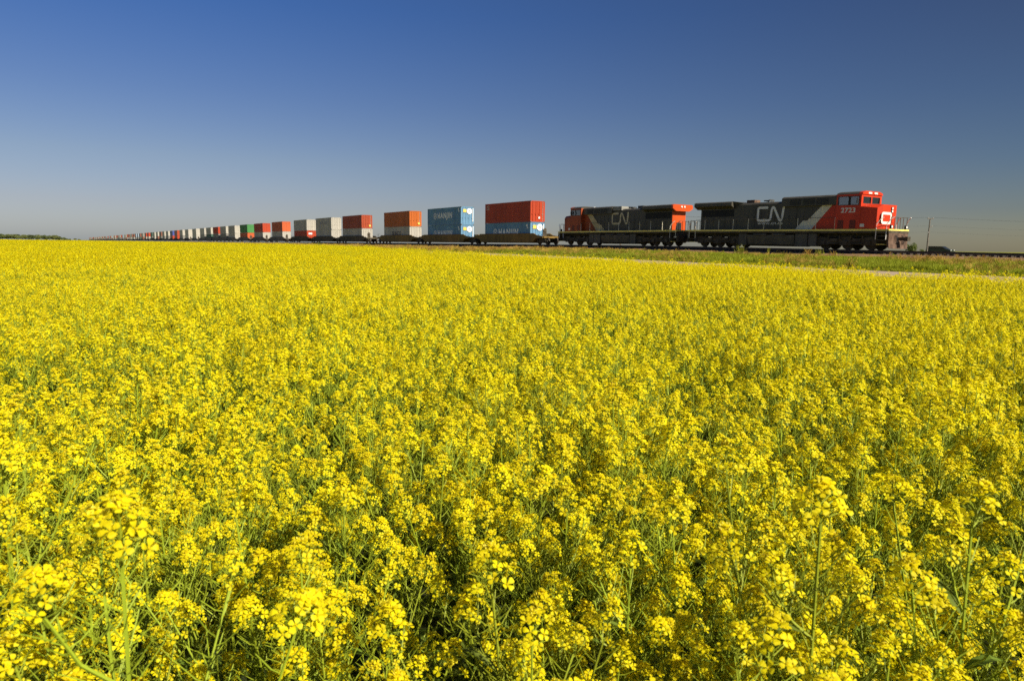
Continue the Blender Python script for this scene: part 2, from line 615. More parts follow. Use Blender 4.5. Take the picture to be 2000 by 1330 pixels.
def locomotive(name, lead):
    root = new_obj(name, None)

    def sx(s):
        return L / 2 - s
    # underframe and deck
    mb = MB()
    mb.box(sx(L), sx(0), -1.5, 1.5, 1.36, 1.62)
    mb.box(sx(L - .3), sx(.3), -.75, .75, 1.0, 1.36)
    mb.build('underframe', M_under, root)
    mb = MB()
    for sg in (-1, 1):
        mb.box(sx(L - .02), sx(.02), sg * 1.505 - .012, sg * 1.505 + .012, 1.53, 1.68)
    for xe in (sx(0) + .002, sx(L) - .002):
        mb.box(xe - .012, xe + .012, -1.49, 1.49, 1.56, 1.68)
    mb.build('deck_edge_stripe', M_yellow, root)
    # fuel tank and boxes beside it
    mb = MB()
    mb.prism([(-1.40, .95), (-1.28, .34), (-1.0, .17), (1.0, .17), (1.28, .34), (1.40, .95), (1.40, 1.2), (-1.40, 1.2)], sx(13.4), sx(8.4), 'x')
    mb.build('fuel_tank', M_tank, root)
    for s0, s1, zb in ((13.5, 14.4, .24), (7.1, 8.3, .22), (6.2, 7.0, .28)):
        mb = MB()
        mb.box(sx(s1), sx(s0), -1.40, 1.40, zb, 1.30)
        mb.build('equipment_box', M_tank, root)
    for k, s in enumerate((9.3, 11.3)):
        for sg in (-1, 1):
            mb = MB()
            mb.tube([(sx(s + 1.4), sg * 1.34, 1.2), (sx(s), sg * 1.34, 1.2)], .14, 10)
            mb.build('air_tank', M_tank, root)
    loco_truck(root, sx(3.7))
    loco_truck(root, sx(L - 3.7))
    # long hood
    mb = MB()
    hood = [(-.98, 1.62), (.98, 1.62), (.98, 4.02), (.80, 4.20), (-.80, 4.20), (-.98, 4.02)]
    mb.prism(hood, sx(L - 1.25), sx(4.65), 'x')
    hd = mb.build('hood', M_black, root)
    mb = MB()
    mb.prism([(-1.22, 3.72), (1.22, 3.72), (1.22, 4.42), (1.0, 4.56), (-1.0, 4.56), (-1.22, 4.42)], sx(10.05), sx(4.6), 'x')
    mb.build('brake_grid_hood', M_black, root)
    for sg in (-1, 1):
        for s0 in (5.5, 6.8, 8.1):
            mb = MB()
            for k in range(5):
                mb.box(sx(s0 + 1.1), sx(s0), sg * 1.225 - .008, sg * 1.225 + .008, 3.82 + k * .1, 3.87 + k * .1)
            mb.build('vent_louver', M_dark, root)
    # hood doors
    s = 7.1
    while s < L - 6.3:
        for sg in (-1, 1):
            mb = MB()
            mb.box(sx(s + .66), sx(s), sg * .985 - .012, sg * .985 + .012, 1.9, 3.55)
            mb.box(sx(s + .12), sx(s + .06), sg * 1.0 - .02, sg * 1.0 + .02, 2.6, 2.9)
            mb.build('hood_door', M_black, hd)
        s += .74
    # radiator with flared wings
    mb = MB()
    mb.prism([(-.98, 3.70), (.98, 3.70), (1.50, 3.98), (1.50, 4.28), (1.34, 4.38), (-1.34, 4.38), (-1.50, 4.28), (-1.50, 3.98)], sx(L - .75), sx(15.4), 'x')
    rad = mb.build('radiator', [M_black if lead else M_black], root)
    mb = MB()
    mb.prism([(-1.34, 4.38), (1.34, 4.38), (.98, 4.05), (-.98, 4.05)], sx(15.4), sx(14.5), 'x', top=[(-.8, 4.21), (.8, 4.21), (.8, 4.0), (-.8, 4.0)])
    mb.build('radiator_fairing', M_roofgrey, root)
    for sg in (-1, 1):
        for k in range(4):
            mb = MB()
            s0 = 15.5 + k * .98
            mb.box(sx(s0 + .95), sx(s0), sg * .99 - .014, sg * .99 + .014, 2.95, 3.62)
            mb.build('radiator_grille', M_dark, rad)
        for k in range(6):
            mb = MB()
            s0 = 15.1 + k * .72
            mb.box(sx(s0 + .62), sx(s0), sg * .985 - .012, sg * .985 + .012, 1.85, 2.85)
            mb.build('hood_door', M_black, hd)
    # rear end face (only the second unit shows it painted)
    mb = MB()
    xr = sx(L - 1.25)
    rm = M_orange if not lead else M_black
    mb.box(xr - .03, xr + .02, -1.0, 1.0, 1.64, 3.69)
    mb.prism([(-1.0, 3.69), (1.0, 3.69), (1.51, 3.97), (1.51, 4.29), (1.35, 4.39), (-1.35, 4.39), (-1.51, 4.29), (-1.51, 3.97)], sx(L - .71), sx(L - .95) if not lead else sx(L - .73), 'x')
    mb.build('rear_panel', rm, root)
    mb = MB()
    mb.box(xr - .10, xr - .03, -.35, .35, 1.66, 2.5)
    mb.build('rear_door', M_dark if not lead else M_black, root)
    for yy in (.22, -.22):
        mb = MB()
        mb.tube([(sx(L - .71) - .0, yy, 4.16), (sx(L - .71) - .06, yy, 4.16)], .10, 12)
        mb.build('rear_light', M_lamp, root)
    # roof fittings
    mb = MB()
    mb.box(sx(14.5), sx(13.6), -.42, .42, 4.19, 4.50)
    mb.build('exhaust_stack', M_rust if lead else M_roofgrey, root)
    mb = MB()
    mb.tube([(sx(12.4), 0, 4.1), (sx(12.4), 0, 4.36)], .05)
    for yy in (-.25, 0, .25):
        mb.tube([(sx(12.65), yy, 4.38), (sx(12.2), yy, 4.38), (sx(11.98), yy, 4.38)], [.06, .06, .12], 8)
    mb.tube([(sx(12.4), -.3, 4.36), (sx(12.4), .3, 4.36)], .04)
    mb.build('horn', M_roofgrey, root)
    mb = MB()
    mb.prism([(sx(5.3) + .16 * math.cos(i), .16 * math.sin(i)) for i in np.linspace(0, 5.6, 10)], 4.56, 4.68, 'z')
    mb.build('antenna', M_white, root)
    if not lead:
        mb = MB()
        mb.box(sx(11.6), sx(10.07), -1.1, 1.1, 4.05, 4.50)
        mb.build('vent_box', M_tan, root)
    # cab: walls with openings
    c0, c1 = 2.45, 4.6                       # front and rear of the cab
    mb = MB()
    for sg in (-1, 1):
        a, b = (sg * 1.40, sg * 1.48) if sg > 0 else (-1.48, -1.40)
        mb.box(sx(c1), sx(c0), a, b, 1.62, 3.62)
        mb.box(sx(c1), sx(c0), a, b, 4.34, 4.50)
        mb.box(sx(c0 + .18), sx(c0), a, b, 3.62, 4.34)
        mb.box(sx(c1), sx(c1 - .14), a, b, 3.62, 4.34)
    mb.box(sx(c0 + .08), sx(c0), -1.40, 1.40, 1.62, 3.76)
    mb.box(sx(c0 + .08), sx(c0), -1.40, 1.40, 4.30, 4.50)
    mb.box(sx(c0 + .08), sx(c0), -1.40, -1.22, 3.76, 4.30)
    mb.box(sx(c0 + .08), sx(c0), 1.22, 1.40, 3.76, 4.30)
    mb.box(sx(c0 + .08), sx(c0), -.09, .09, 3.76, 4.30)
    mb.box(sx(c1), sx(c1 - .05), -1.40, 1.40, 1.62, 4.50)
    M_cab = M_red if lead else mat('weathered_orange_paint', (.31, .058, .014), .55, .3, 1.2, .25, streak=True)
    cab = mb.build('cab', M_cab, root)
    mb = MB()
    mb.prism([(-1.50, 4.50), (1.50, 4.50), (1.42, 4.62), (1.0, 4.74), (-1.0, 4.74), (-1.42, 4.62)], sx(c1), sx(c0 + .22), 'x')
    mb.build('cab_roof', M_black, root)
    mb = MB()
    mb.prism([(-1.51, 4.48), (1.51, 4.48), (1.43, 4.635), (1.01, 4.755), (-1.01, 4.755), (-1.43, 4.635)], sx(c0 + .22), sx(c0 - .07), 'x')
    mb.build('cab_brow', M_cab, root)
    for sg in (-1, 1):
        for x0, x1, nm in ((c0 + .18, c0 + .98, 'window'), (c0 + 1.06, c1 - .14, 'window')):
            mb = MB()
            mb.box(sx(x1), sx(x0), sg * 1.44 - .006, sg * 1.44 + .006, 3.62, 4.34)
            wn = mb.build(nm, M_glass, cab)
            mb = MB()
            y = sg * 1.475
            for q in ((x0, x0 + .04, 3.62, 4.34), (x1 - .04, x1, 3.62, 4.34), (x0 + .04, x1 - .04, 3.62, 3.66), (x0 + .04, x1 - .04, 4.30, 4.34)):
                mb.box(sx(q[1]), sx(q[0]), y - .02, y + .02, q[2], q[3])
            mb.build('window_frame', M_roofgrey, cab)
        mb = MB()
        y0, y1 = (.09, 1.22) if sg > 0 else (-1.22, -.09)
        mb.box(sx(c0 + .05), sx(c0 + .03), y0, y1, 3.76, 4.30)
        mb.build('windshield', M_glass, cab)
        mb = MB()
        for q in ((y0, y0 + .05, 3.76, 4.3), (y1 - .05, y1, 3.76, 4.3), (y0 + .05, y1 - .05, 3.76, 3.81), (y0 + .05, y1 - .05, 4.25, 4.3)):
            mb.box(sx(c0) - .01, sx(c0) + .015, q[0], q[1], q[2], q[3])
        mb.build('windshield_frame', M_rubber, cab)
        mb = MB()
        yb = sg * .42
        mb.box(sx(c0 - .06), sx(c0 - .10), yb - .24, yb + .24, 4.54, 4.68)
        nb = mb.build('number_board', M_white, root)
        # side mirror
        mb = MB()
        mb.box(sx(c0 + .28), sx(c0 + .22), sg * 1.62 - .06, sg * 1.62 + .06, 3.75, 4.15)
        mb.tube([(sx(c0 + .25), sg * 1.48, 3.95), (sx(c0 + .25), sg * 1.6, 3.95)], .02)
        mb.build('mirror', M_dark, root)
    # control stand and seat inside the cab
    mb = MB()
    mb.box(sx(c0 + .75), sx(c0 + .25), -1.0, 1.0, 2.6, 3.55)
    mb.box(sx(c1 - .35), sx(c1 - .65), -.9, -.4, 3.2, 4.0)
    mb.box(sx(c1 - .35), sx(c1 - .65), .4, .9, 3.2, 4.0)
    mb.build('cab_interior', M_dark, root)
    # nose
    mb = MB()
    plan = [(sx(c0), -1.46), (sx(1.12), -1.38), (sx(.88), -.98), (sx(.88), .98), (sx(1.12), 1.38), (sx(c0), 1.46), (sx(c0), .98), (sx(c0), -.98)]
    zt = [3.50, 3.36, 3.62, 3.62, 3.36, 3.50, 3.74, 3.74]
    n = 6
    mb.add([(x, y, 1.62) for x, y in plan[:6]] + [(x, y, z) for (x, y), z in zip(plan, zt)],
           [tuple(range(6))[::-1], (6, 7, 8, 13), (13, 8, 9, 12), (12, 9, 10, 11)] + [(i, (i + 1) % n, n + (i + 1) % n, n + i) for i in range(5)])
    nose = mb.build('nose', M_cab, root)
    mb = MB()
    mb.add([(x - .02, y * .985, z + .008) for (x, y), z in zip(plan, zt)], [(0, 1, 2, 7), (7, 2, 3, 6), (6, 3, 4, 5)])
    mb.build('anti_glare_panel', M_black, nose)
    mb = MB()
    mb.box(sx(.88) - .01, sx(.88) + .03, .42, .88, 2.2, 3.25)
    mb.build('nose_door', M_cab, nose)
    for z in (3.36, 3.12):
        mb = MB()
        mb.tube([(sx(.88), .28, z), (sx(.88) + .07, .28, z)], .11, 14)
        h = mb.build('headlight_housing', M_dark, nose)
        mb = MB()
        mb.tube([(sx(.88) + .07, .28, z), (sx(.88) + .085, .28, z)], .095, 14)
        mb.build('headlight', M_lamp, nose)
    # nose emblem
    mb = MB()
    pts = [((px - 110) * 1.45 / 220, (pz - 95) * .86 / 190) for px, pz in [(160, 178), (30, 178), (15, 165), (12, 150), (12, 40), (18, 22), (35, 12), (180, 12), (200, 20), (208, 40), (208, 165), (196, 178), (160, 178)]]
    band(mb, pts, .20, -.008, .008)
    e = mb.build('emblem', M_white, nose)
    e.rotation_euler = (0, 0, math.pi / 2)
    e.location = (sx(.88) + .012, -.42, 2.56)
    # ditch lights, coupler, plow, end handrails
    for yy in (-1.1, 1.1):
        mb = MB()
        mb.box(sx(.12), sx(.0), yy - .13, yy + .13, 1.70, 2.0)
        mb.tube([(sx(0), yy, 1.86), (sx(0) + .03, yy, 1.86)], .10, 12, 1)
        mb.build('ditch_light', [M_dark, M_lamp], root)
    for end in (0, 1):
        xe = sx(0) if end == 0 else sx(L)
        d = 1 if end == 0 else -1
        mb = MB()
        mb.box(min(xe, xe + d * .75), max(xe, xe + d * .75), -.13, .13, .80, 1.05)
        mb.box(min(xe + d * .6, xe + d * .85), max(xe + d * .6, xe + d * .85), -.22, .2, .75, 1.1)
        mb.build('coupler', M_under, root)
        mb = MB()
        if end == 0 and lead:
            mb.add([(xe, -1.42, 1.36), (xe, 1.42, 1.36), (xe, 1.42, .75), (xe, -1.42, .75), (xe + .05, -1.38, .16), (xe + .22, 0, .14), (xe + .05, 1.38, .16), (xe - .12, -1.42, 1.36), (xe - .12, 1.42, 1.36), (xe - .12, 1.42, .35), (xe - .12, -1.42, .35), (xe + .10, 0, .72)],
                   [(0, 1, 2, 11, 3), (3, 11, 5, 4), (11, 2, 6, 5), (7, 0, 3, 4, 10), (8, 9, 6, 2, 1), (7, 10, 9, 8), (0, 7, 8, 1), (4, 5, 6, 9, 10)])
            mb.build('snow_plow', M_rust, root)
        else:
            mb.box(xe - .06, xe + .06, -1.48, 1.48, .45, 1.36)
            mb.build('pilot_plate', M_under, root)
        # hanging hoses
        for yy in (-.55, -.4, .4, .55):
            mb = MB()
            mb.tube([(xe + d * .04, yy, 1.2), (xe + d * .18, yy, .95), (xe + d * .2, yy, .6), (xe + d * .1, yy, .5)], .025, 5)
            mb.build('air_hose', M_rubber, root)
        # steps
        for sg in (-1, 1):
            for k, z in enumerate((.45, .78, 1.11, 1.40)):
                mb = MB()
                s0, s1 = (.25, .95) if end == 0 else (L - .95, L - .25)
                y = sg * (1.46 - k * .05)
                mb.box(sx(s1), sx(s0), min(y, y - sg * .3), max(y, y - sg * .3), z, z + .045)
                mb.build('step', M_yellow if k == 0 else M_tank, root)
            mb = MB()
            s1 = 1.0 if end == 0 else L - 1.0
            mb.box(sx(s1) - .02, sx(s1) + .02, sg * 1.3 - .2, sg * 1.3 + .2, .45, 1.40)
            mb.build('step_side', M_tank, root)
            for sv in ((.2, 1.02) if end == 0 else (L - .2, L - 1.02)):
                mb = MB()
                lead_in = .35 if end == 0 else -.35
                x = sx(sv)
                mb.tube([(x, sg * 1.49, .85), (x, sg * 1.49, 1.7), (x - .0, sg * 1.46, 2.1), (x + d * .22, sg * 1.36, 2.45), (x + d * .42, sg * 1.22, 2.62)], .034, 6)
                mb.build('grab_rail', M_white if end == 0 else M_stripe, root)
        # end railing
        mb = MB()
        mb.tube([(xe - d * .06, -1.2, 2.62), (xe - d * .06, 1.2, 2.62)], .025)
        rl_ = mb.build('end_handrail', M_tank, root)
        for yy in (-1.2, -.65, -.2, .2, .65, 1.2):
            mb = MB()
            mb.tube([(xe - d * .06, yy, 1.62), (xe - d * .06, yy, 2.62)], .024)
            mb.build('stanchion', M_rust if end == 0 else M_dark, rl_)
    # side handrails
    for sg in (-1, 1):
        mb = MB()
        mb.tube([(sx(L - 1.0), sg * 1.46, 2.66), (sx(4.4), sg * 1.46, 2.66)], .018)
        hr = mb.build('handrail', M_tank, root)
        s = 4.6
        while s < L - .9:
            mb = MB()
            mb.tube([(sx(s), sg * 1.46, 1.62), (sx(s), sg * 1.46, 2.66)], .026)
            mb.build('stanchion', M_stripe if sg < 0 or not lead else M_stripe, hr)
            s += 1.75
    # paint scheme on hood sides: red field, pale diagonal, emblem, address
    for sg in (-1, 1):
        y = sg * .99
        mb = MB()
        mb.prism([(sx(4.6), 3.70), (sx(4.6), 1.64), (sx(7.1), 1.64), (sx(5.25), 3.70)], y - .014, y + .014)
        mb.build('red_field', M_cab, hd)
        mb = MB()
        mb.prism([(sx(5.25), 3.72), (sx(7.1), 1.64), (sx(8.7), 1.64), (sx(7.9), 2.45), (sx(7.5), 2.45), (sx(6.15), 3.72)], y - .016, y + .016)
        mb.build('diagonal_stripe', M_stripe if lead else mat('dirty_stripe_paint', (.50, .40, .20), .6, .2, 2), hd)
        lm = M_white if lead else mat('dirty_cream_lettering', (.55, .47, .28), .6, .2, 2)
        logo_obj(root, sx(11.3), 3.10, 2.95, sg * 1.012, lm, sg)
        put_text(root, 'www.cn.ca', .40, sx(11.3), sg * 1.012, 2.27, lm if lead else mat('worn_lettering', (.17, .165, .14), .6), sg, width=1.55)
        if lead:
            put_text(root, '2723', .54, sx(3.5), sg * 1.487, 3.2, lm, sg, width=1.2, bold=.012)
        mb = MB()
        mb.box(sx(2.42), sx(2.07), sg * 1.462 - .012, sg * 1.462 + .012, 1.86, 2.10)
        mb.build('notice_plate', M_white, cab)
        for s0 in (2.8, 3.85):
            mb = MB()
            mb.box(sx(s0 + .5), sx(s0), sg * 1.485 - .012, sg * 1.485 + .012, 1.70, 2.42)
            mb.build('cab_locker_door', mat('dark_red_door', (.16, .022, .010), .5), cab)
    return root


def rail_matrix(s_mid, half):
    """matrix of a vehicle whose middle stands s_mid metres behind the front of the train"""
    a = A0 + s_mid
    z0, z1 = zrail(a - half), zrail(a + half)
    o = wpt(a, P0, (z0 + z1) / 2)
    xa = (wpt(a - half, P0, z0) - wpt(a + half, P0, z1)).normalized()
    ya = Vector((CT, ST, 0))
    za = xa.cross(ya).normalized()
    return Matrix(((xa.x, ya.x, za.x, o.x), (xa.y, ya.y, za.y, o.y), (xa.z, ya.z, za.z, o.z), (0, 0, 0, 1)))


lead = locomotive('locomotive', True)
lead.matrix_world = rail_matrix(L / 2, 7)
tag(lead, 'lead diesel locomotive with red nose and cab numbered 2723 heading the train', 'locomotive', 'diesel locomotives pulling the train')
sec = locomotive('locomotive', False)
sec.matrix_world = rail_matrix(22.3 + L / 2, 7) @ Matrix.Rotation(math.pi, 4, 'Z')
tag(sec, 'second diesel locomotive running backwards, its orange rear end coupled behind the lead one', 'locomotive', 'diesel locomotives pulling the train')

# ------------------------------------------------------------------ containers
CCOL = {
    'red': (.38, .042, .010), 'orange': (.43, .10, .010), 'blue': (.12, .245, .36), 'white': (.395, .365, .30), 'grey': (.20, .19, .16),
    'brick red': (.32, .050, .014), 'rusty orange': (.47, .09, .022), 'green': (.05, .20, .05), 'dark green': (.05, .10, .07), 'navy blue': (.05, .07, .24), 'brown': (.22, .08, .045),
    'pale blue': (.26, .32, .38)}
CM = {k: mat(k.replace(' ', '_') + '_container_paint', v, .5, .16, .9, .3, streak=True) for k, v in CCOL.items()}
M_casting = mat('corner_casting', (.10, .10, .10), .6)
CL, CW2 = 12.3, 1.22
_cm = {}


def container_meshes(h):
    key = round(h, 2)
    if key in _cm:
        return _cm[key]
    # corrugated skin
    mb = MB()
    n, pit = 40, (CL - .3) / 40
    for sg in (-1, 1):
        pts = []
        x = -CL / 2 + .15
        for i in range(n):
            for fx, dep in ((0, 0), (.22, .036), (.5, .036), (.72, 0)):
                pts.append((x + fx * pit, dep))
            x += pit
        pts.append((x, 0))
        vs = [(px, sg * (CW2 - .01 - d), z) for px, d in pts for z in (.15, h - .10)]
        mb.add(vs, [(2 * i, 2 * i + 2, 2 * i + 3, 2 * i + 1) for i in range(len(pts) - 1)])
    mb.add([(-CL / 2 + .1, -CW2, h - .03), (CL / 2 - .1, -CW2, h - .03), (CL / 2 - .1, CW2, h - .03), (-CL / 2 + .1, CW2, h - .03)], [(0, 1, 2, 3)])
    mb.add([(-CL / 2 + .1, -CW2, .12), (CL / 2 - .1, -CW2, .12), (CL / 2 - .1, CW2, .12), (-CL / 2 + .1, CW2, .12)], [(3, 2, 1, 0)])
    mb.box(-CL / 2 + .03, -CL / 2 + .06, -CW2 + .1, CW2 - .1, .15, h - .1)
    skin = mb.mesh('container_wall', [CM['red']], fix=False)
    fr = MB()
    for sx_ in (-1, 1):
        for sy in (-1, 1):
            xx, yy = sx_ * (CL / 2 - .08), sy * (CW2 - .075)
            fr.box(xx - .08, xx + .08, yy - .08, yy + .08, .12, h - .12)
    for sy in (-1, 1):
        yy = sy * (CW2 - .04)
        fr.box(-CL / 2 + .16, CL / 2 - .16, yy - .045, yy + .045, 0.02, .16)
        fr.box(-CL / 2 + .16, CL / 2 - .16, yy - .045, yy + .045, h - .11, h - .01)
    for sx_ in (-1, 1):
        xx = sx_ * (CL / 2 - .06)
        fr.box(xx - .055, xx + .055, -CW2 + .155, CW2 - .155, .02, .16)
        fr.box(xx - .055, xx + .055, -CW2 + .155, CW2 - .155, h - .12, h - .01)
    frame = fr.mesh('container_frame', [CM['red']])
    ca = MB()
    for sx_ in (-1, 1):
        for sy in (-1, 1):
            for z0 in (0, h - .12):
                xx, yy = sx_ * (CL / 2 - .085), sy * (CW2 - .08)
                ca.box(xx - .09, xx + .09, yy - .085, yy + .085, z0, z0 + .12)
    cast = ca.mesh('corner_castings', [M_casting])
    doors = []
    for sg in (-1, 1):
        d = MB()
        y0, y1 = (0.01, CW2 - .16) if sg > 0 else (-CW2 + .16, -.01)
        x1 = CL / 2 - .02
        d.box(x1 - .05, x1 - .012, y0, y1, .16, h - .13)
        m_ = 5
        for k in range(m_):
            zz = .3 + k * (h - .55) / m_
            d.box(x1 - .02, x1 - .004, y0 + .07, y1 - .07, zz, zz + (h - .55) / m_ - .1)
        doors.append(d.mesh('door', [CM['red']]))
    rd_ = MB()
    rd_.tube([(0, 0, .12), (0, 0, h - .1)], .028, 6)
    rd_.box(-.02, .05, -.16, .02, 1.05, 1.12)
    rod = rd_.mesh('lock_rod', [CM['white']])
    fb = MB()
    fb.box(-CL / 2, CL / 2, -CW2, CW2, 0, h)
    far = fb.mesh('container', [CM['red']])
    _cm[key] = (skin, frame, cast, doors, rod, far)
    return _cm[key]


def set_mat(o, m):
    o.material_slots[0].link = 'OBJECT'
    o.material_slots[0].material = m


M_text_blue = mat('pale_blue_lettering', (.78, .80, .76), .6, .1, 2)
M_sticker_y = mat('yellow_sticker', (.75, .52, .10), .6)
M_sticker_w = mat('white_sticker', (.80, .80, .78), .6)
M_text_dark = mat('dark_lettering', (.07, .045, .05), .7)
M_logo_grey = mat('grey_lettering', (.30, .28, .26), .7)
M_decal_mat = mat('pale_decal', (.55, .40, .34), .6)


def container(colour, h, lod, label, door_white_rod=False):
    skin, frame, cast, doors, rod, far = container_meshes(h)
    m = CM[colour]
    if lod == 2:
        o = new_obj('shipping_container', far)
        set_mat(o, m)
    else:
        o = new_obj('shipping_container', None)
        set_mat(new_obj('container_wall', skin, o), m)
        set_mat(new_obj('container_frame', frame, o), m)
        for k, dm in enumerate(doors):
            dd = new_obj('door', dm, o)
            set_mat(dd, m)
            if lod == 0:
                for yy in ((.3, .85) if k else (-.85, -.3)):
                    r_ = new_obj('lock_rod', rod, dd)
                    r_.location = (CL / 2 + .012, yy, 0)
                    set_mat(r_, CM['white'] if (door_white_rod and yy > .7) else m)
        if lod == 0:
            new_obj('corner_castings', cast, o)
    tag(o, label, 'container', 'containers stacked on the train')
    return o


def ring(mb, x, z, r, wd, y0, y1, n=22):
    band(mb, [(x + r * math.cos(2 * math.pi * i / n), z + r * math.sin(2 * math.pi * i / n)) for i in range(n)], wd, y0, y1, True)


def line_logo(o, zc):
    for sg in (-1, 1):
        put_text(o, 'HANJIN', 1.25, sg * -.0 + .45, sg * 1.226, zc, M_text_blue, sg, width=1.05, bold=.05, space=1.25)
        mb = MB()
        xx = -3.15 if sg < 0 else 4.05
        ring(mb, xx, zc, .50, .12, sg * 1.226 - .006, sg * 1.226 + .006)
        mb.box(xx - .26, xx - .14, sg * 1.226 - .006, sg * 1.226 + .006, zc - .34, zc + .34)
        mb.box(xx + .14, xx + .26, sg * 1.226 - .006, sg * 1.226 + .006, zc - .34, zc + .34)
        mb.box(xx - .139, xx + .139, sg * 1.226 - .006, sg * 1.226 + .006, zc - .06, zc + .06)
        mb.build('emblem', M_text_blue, o)
        mb = MB()
        xm = (CL / 2 - .8) * -sg
        mb.box(xm - .22, xm + .10, sg * 1.226 - .006, sg * 1.226 + .006, zc + .80, zc + 1.12)
        mb.box(xm - .05, xm + .26, sg * 1.226 - .005, sg * 1.226 + .005, zc + .52, zc + .74)
        mb.build('corner_mark', M_text_blue, o)


def door_stickers(o, h):
    x = CL / 2 + .05
    mb = MB()
    n = 20
    mb.prism([(.33 + .47 * math.cos(2 * math.pi * i / n), h - .72 + .47 * math.sin(2 * math.pi * i / n)) for i in range(n)], x, x + .008, 'x')
    mb.build('round_sticker', M_sticker_w, o)
    put_text(o, 'H', .5, x + .012, .33, h - .72, CM['grey'], axis='end', bold=.02)
    mb = MB()
    mb.box(x, x + .008, -.82, -.25, h - .92, h - .42)
    mb.build('square_sticker', M_sticker_y, o)
    mb = MB()
    mb.box(x, x + .008, .93, 1.05, .5, h - .25)
    mb.build('placard_strip', M_sticker_w, o)


# ------------------------------------------------------------------ well cars
M_well_brown = mat('yellow_brown_well', (.185, .115, .028), .7, .3, 1.2, .2, streak=True)
M_well_dark = mat('dark_well', (.085, .07, .042), .7, .3, 1.2, .2, streak=True)
M_well_grey = mat('grey_well', (.12, .11, .085), .7, .3, 1.2, .2, streak=True)
_wm = {}


def well_meshes(kind, half):
    key = (kind, half)
    if key in _wm:
        return _wm[key]
    m = {'yellow-brown': M_well_brown, 'dark': M_well_dark, 'grey': M_well_grey}[kind]
    sides = []
    for sg in (-1, 1):
        mb = MB()
        y0, y1 = (1.34, 1.44) if sg > 0 else (-1.44, -1.34)
        mb.prism([(-7.1, .34), (7.1, .34), (7.7, .80), (half - .5, .86), (half - .5, 1.12), (8.0, 1.26), (7.4, 1.44), (-7.4, 1.44), (-8.0, 1.26), (-half + .5, 1.12), (-half + .5, .86), (-7.7, .80)], y0, y1)
        mb.box(-7.4, 7.4, y0 - .03 if sg < 0 else y0, y1 if sg < 0 else y1 + .03, 1.445, 1.52)
        mb.box(-7.0, 7.0, y0 - .03 if sg < 0 else y0, y1 if sg < 0 else y1 + .03, .26, .335)
        if kind == 'dark':
            x = -6.9
            while x < 7.0:
                mb.box(x, x + .12, y0 - .06 if sg < 0 else y1 + .002, y0 - .002 if sg < 0 else y1 + .06, .36, 1.42)
                x += 1.15
        sides.append(mb.mesh('side_sill', [m]))
    mb = MB()
    mb.box(-6.6, 6.6, -1.30, 1.30, .20, .27)
    fl = mb.mesh('well_floor', [M_under])
    mb = MB()
    mb.box(6.62, half - .35, -1.30, 1.30, .86, 1.10)
    mb.prism([(6.62, .3), (6.9, .3), (7.4, .85), (6.62, .85)], -1.30, 1.30, 'y')
    en = mb.mesh('end_platform', [m])
    mb = MB()
    mb.box(half - 1.1, half - 1.02, -1.0, -.4, 1.11, 1.95)
    mb.prism([(-.7 + .27 * math.cos(i * math.pi / 6), 1.95 + .27 * math.sin(i * math.pi / 6)) for i in range(12)], half - 1.02, half - .96, 'x')
    mb.tube([(half - .5, -1.2, 1.12), (half - .5, -1.2, 1.8), (half - .5, -.9, 1.8)], .03)
    mb.tube([(half - .5, 1.2, 1.12), (half - .5, 1.2, 1.8), (half - .5, .9, 1.8)], .03)
    br = mb.mesh('brake_stand', [M_under])
    _wm[key] = (sides, fl, en, br)
    return _wm[key]


def well_car(kind, s_mid, half, front, rear, lod, label):
    root = new_obj('well_car', None)
    sides, fl, en, br = well_meshes(kind, half)
    for q in sides:
        new_obj('side_sill', q, root)
    new_obj('well_floor', fl, root)
    for k in (0, 1):
        o = new_obj('end_platform', en, root)
        if k:
            o.rotation_euler = (0, 0, math.pi)
    if rear:
        o = new_obj('brake_stand', br, root)
        o.rotation_euler = (0, 0, math.pi)
    if front:
        o = new_obj('brake_stand', br, root)
    if lod < 2:
        freight_truck(root, half - (.1 if not front else 1.2))
        if rear:
            freight_truck(root, -half + 1.2)
    else:
        mb = MB()
        mb.box(half - 1.3, half + .7, -1.0, 1.0, .1, .8)
        mb.build('truck', M_under, root)
    root.matrix_world = rail_matrix(s_mid, 7)
    tag(root, label, 'well car', 'well cars of the container train')
    return root


# near corner of each stack (metres behind the front of the train), upper and lower colours, car kind
STACKS = [
    (50.0, 'red', 'blue', 'yellow-brown'), (70.0, 'blue', 'blue', 'yellow-brown'), (90.0, 'orange', 'white', 'yellow-brown'),
    (114.8, 'brick red', 'white', 'dark'), (135.2, 'white', 'white', 'dark'), (155.3, 'white', 'red', 'dark'),
    (179.9, 'rusty orange', 'white', 'grey'), (204.0, 'red', 'white', 'grey'), (226.5, 'green', 'rusty orange', 'grey'), (247.9, 'white', 'white', 'grey'), (264.8, 'white', 'grey', 'grey'),
    (281.4, 'red', 'grey', 'grey'), (298.6, 'white', 'dark green', 'grey'), (315.7, 'white', 'grey', 'grey'), (339, 'white', 'white', 'grey'), (364, 'white', 'white', 'dark'),
    (385, 'white', 'grey', 'grey'), (406.5, 'brick red', 'red', 'dark'), (426.5, 'navy blue', 'red', 'dark'), (447, 'white', 'grey', 'grey'), (466, 'white', 'grey', 'grey'), (483.5, 'brown', 'grey', 'dark'),
    (503.5, 'white', 'brown', 'dark'), (523.5, 'white', 'white', 'dark'), (540.5, 'dark green', 'grey', 'dark'), (565.2, 'red', 'white', 'dark'), (584, 'red', 'white', 'dark'), (612, 'grey', 'brown', 'dark')]
_cyc = ['white', 'brick red', 'grey', 'brown', 'white', 'red', 'grey', 'white', 'brown', 'pale blue', 'white', 'brick red']
s = 634.0
r2 = random.Random(3)
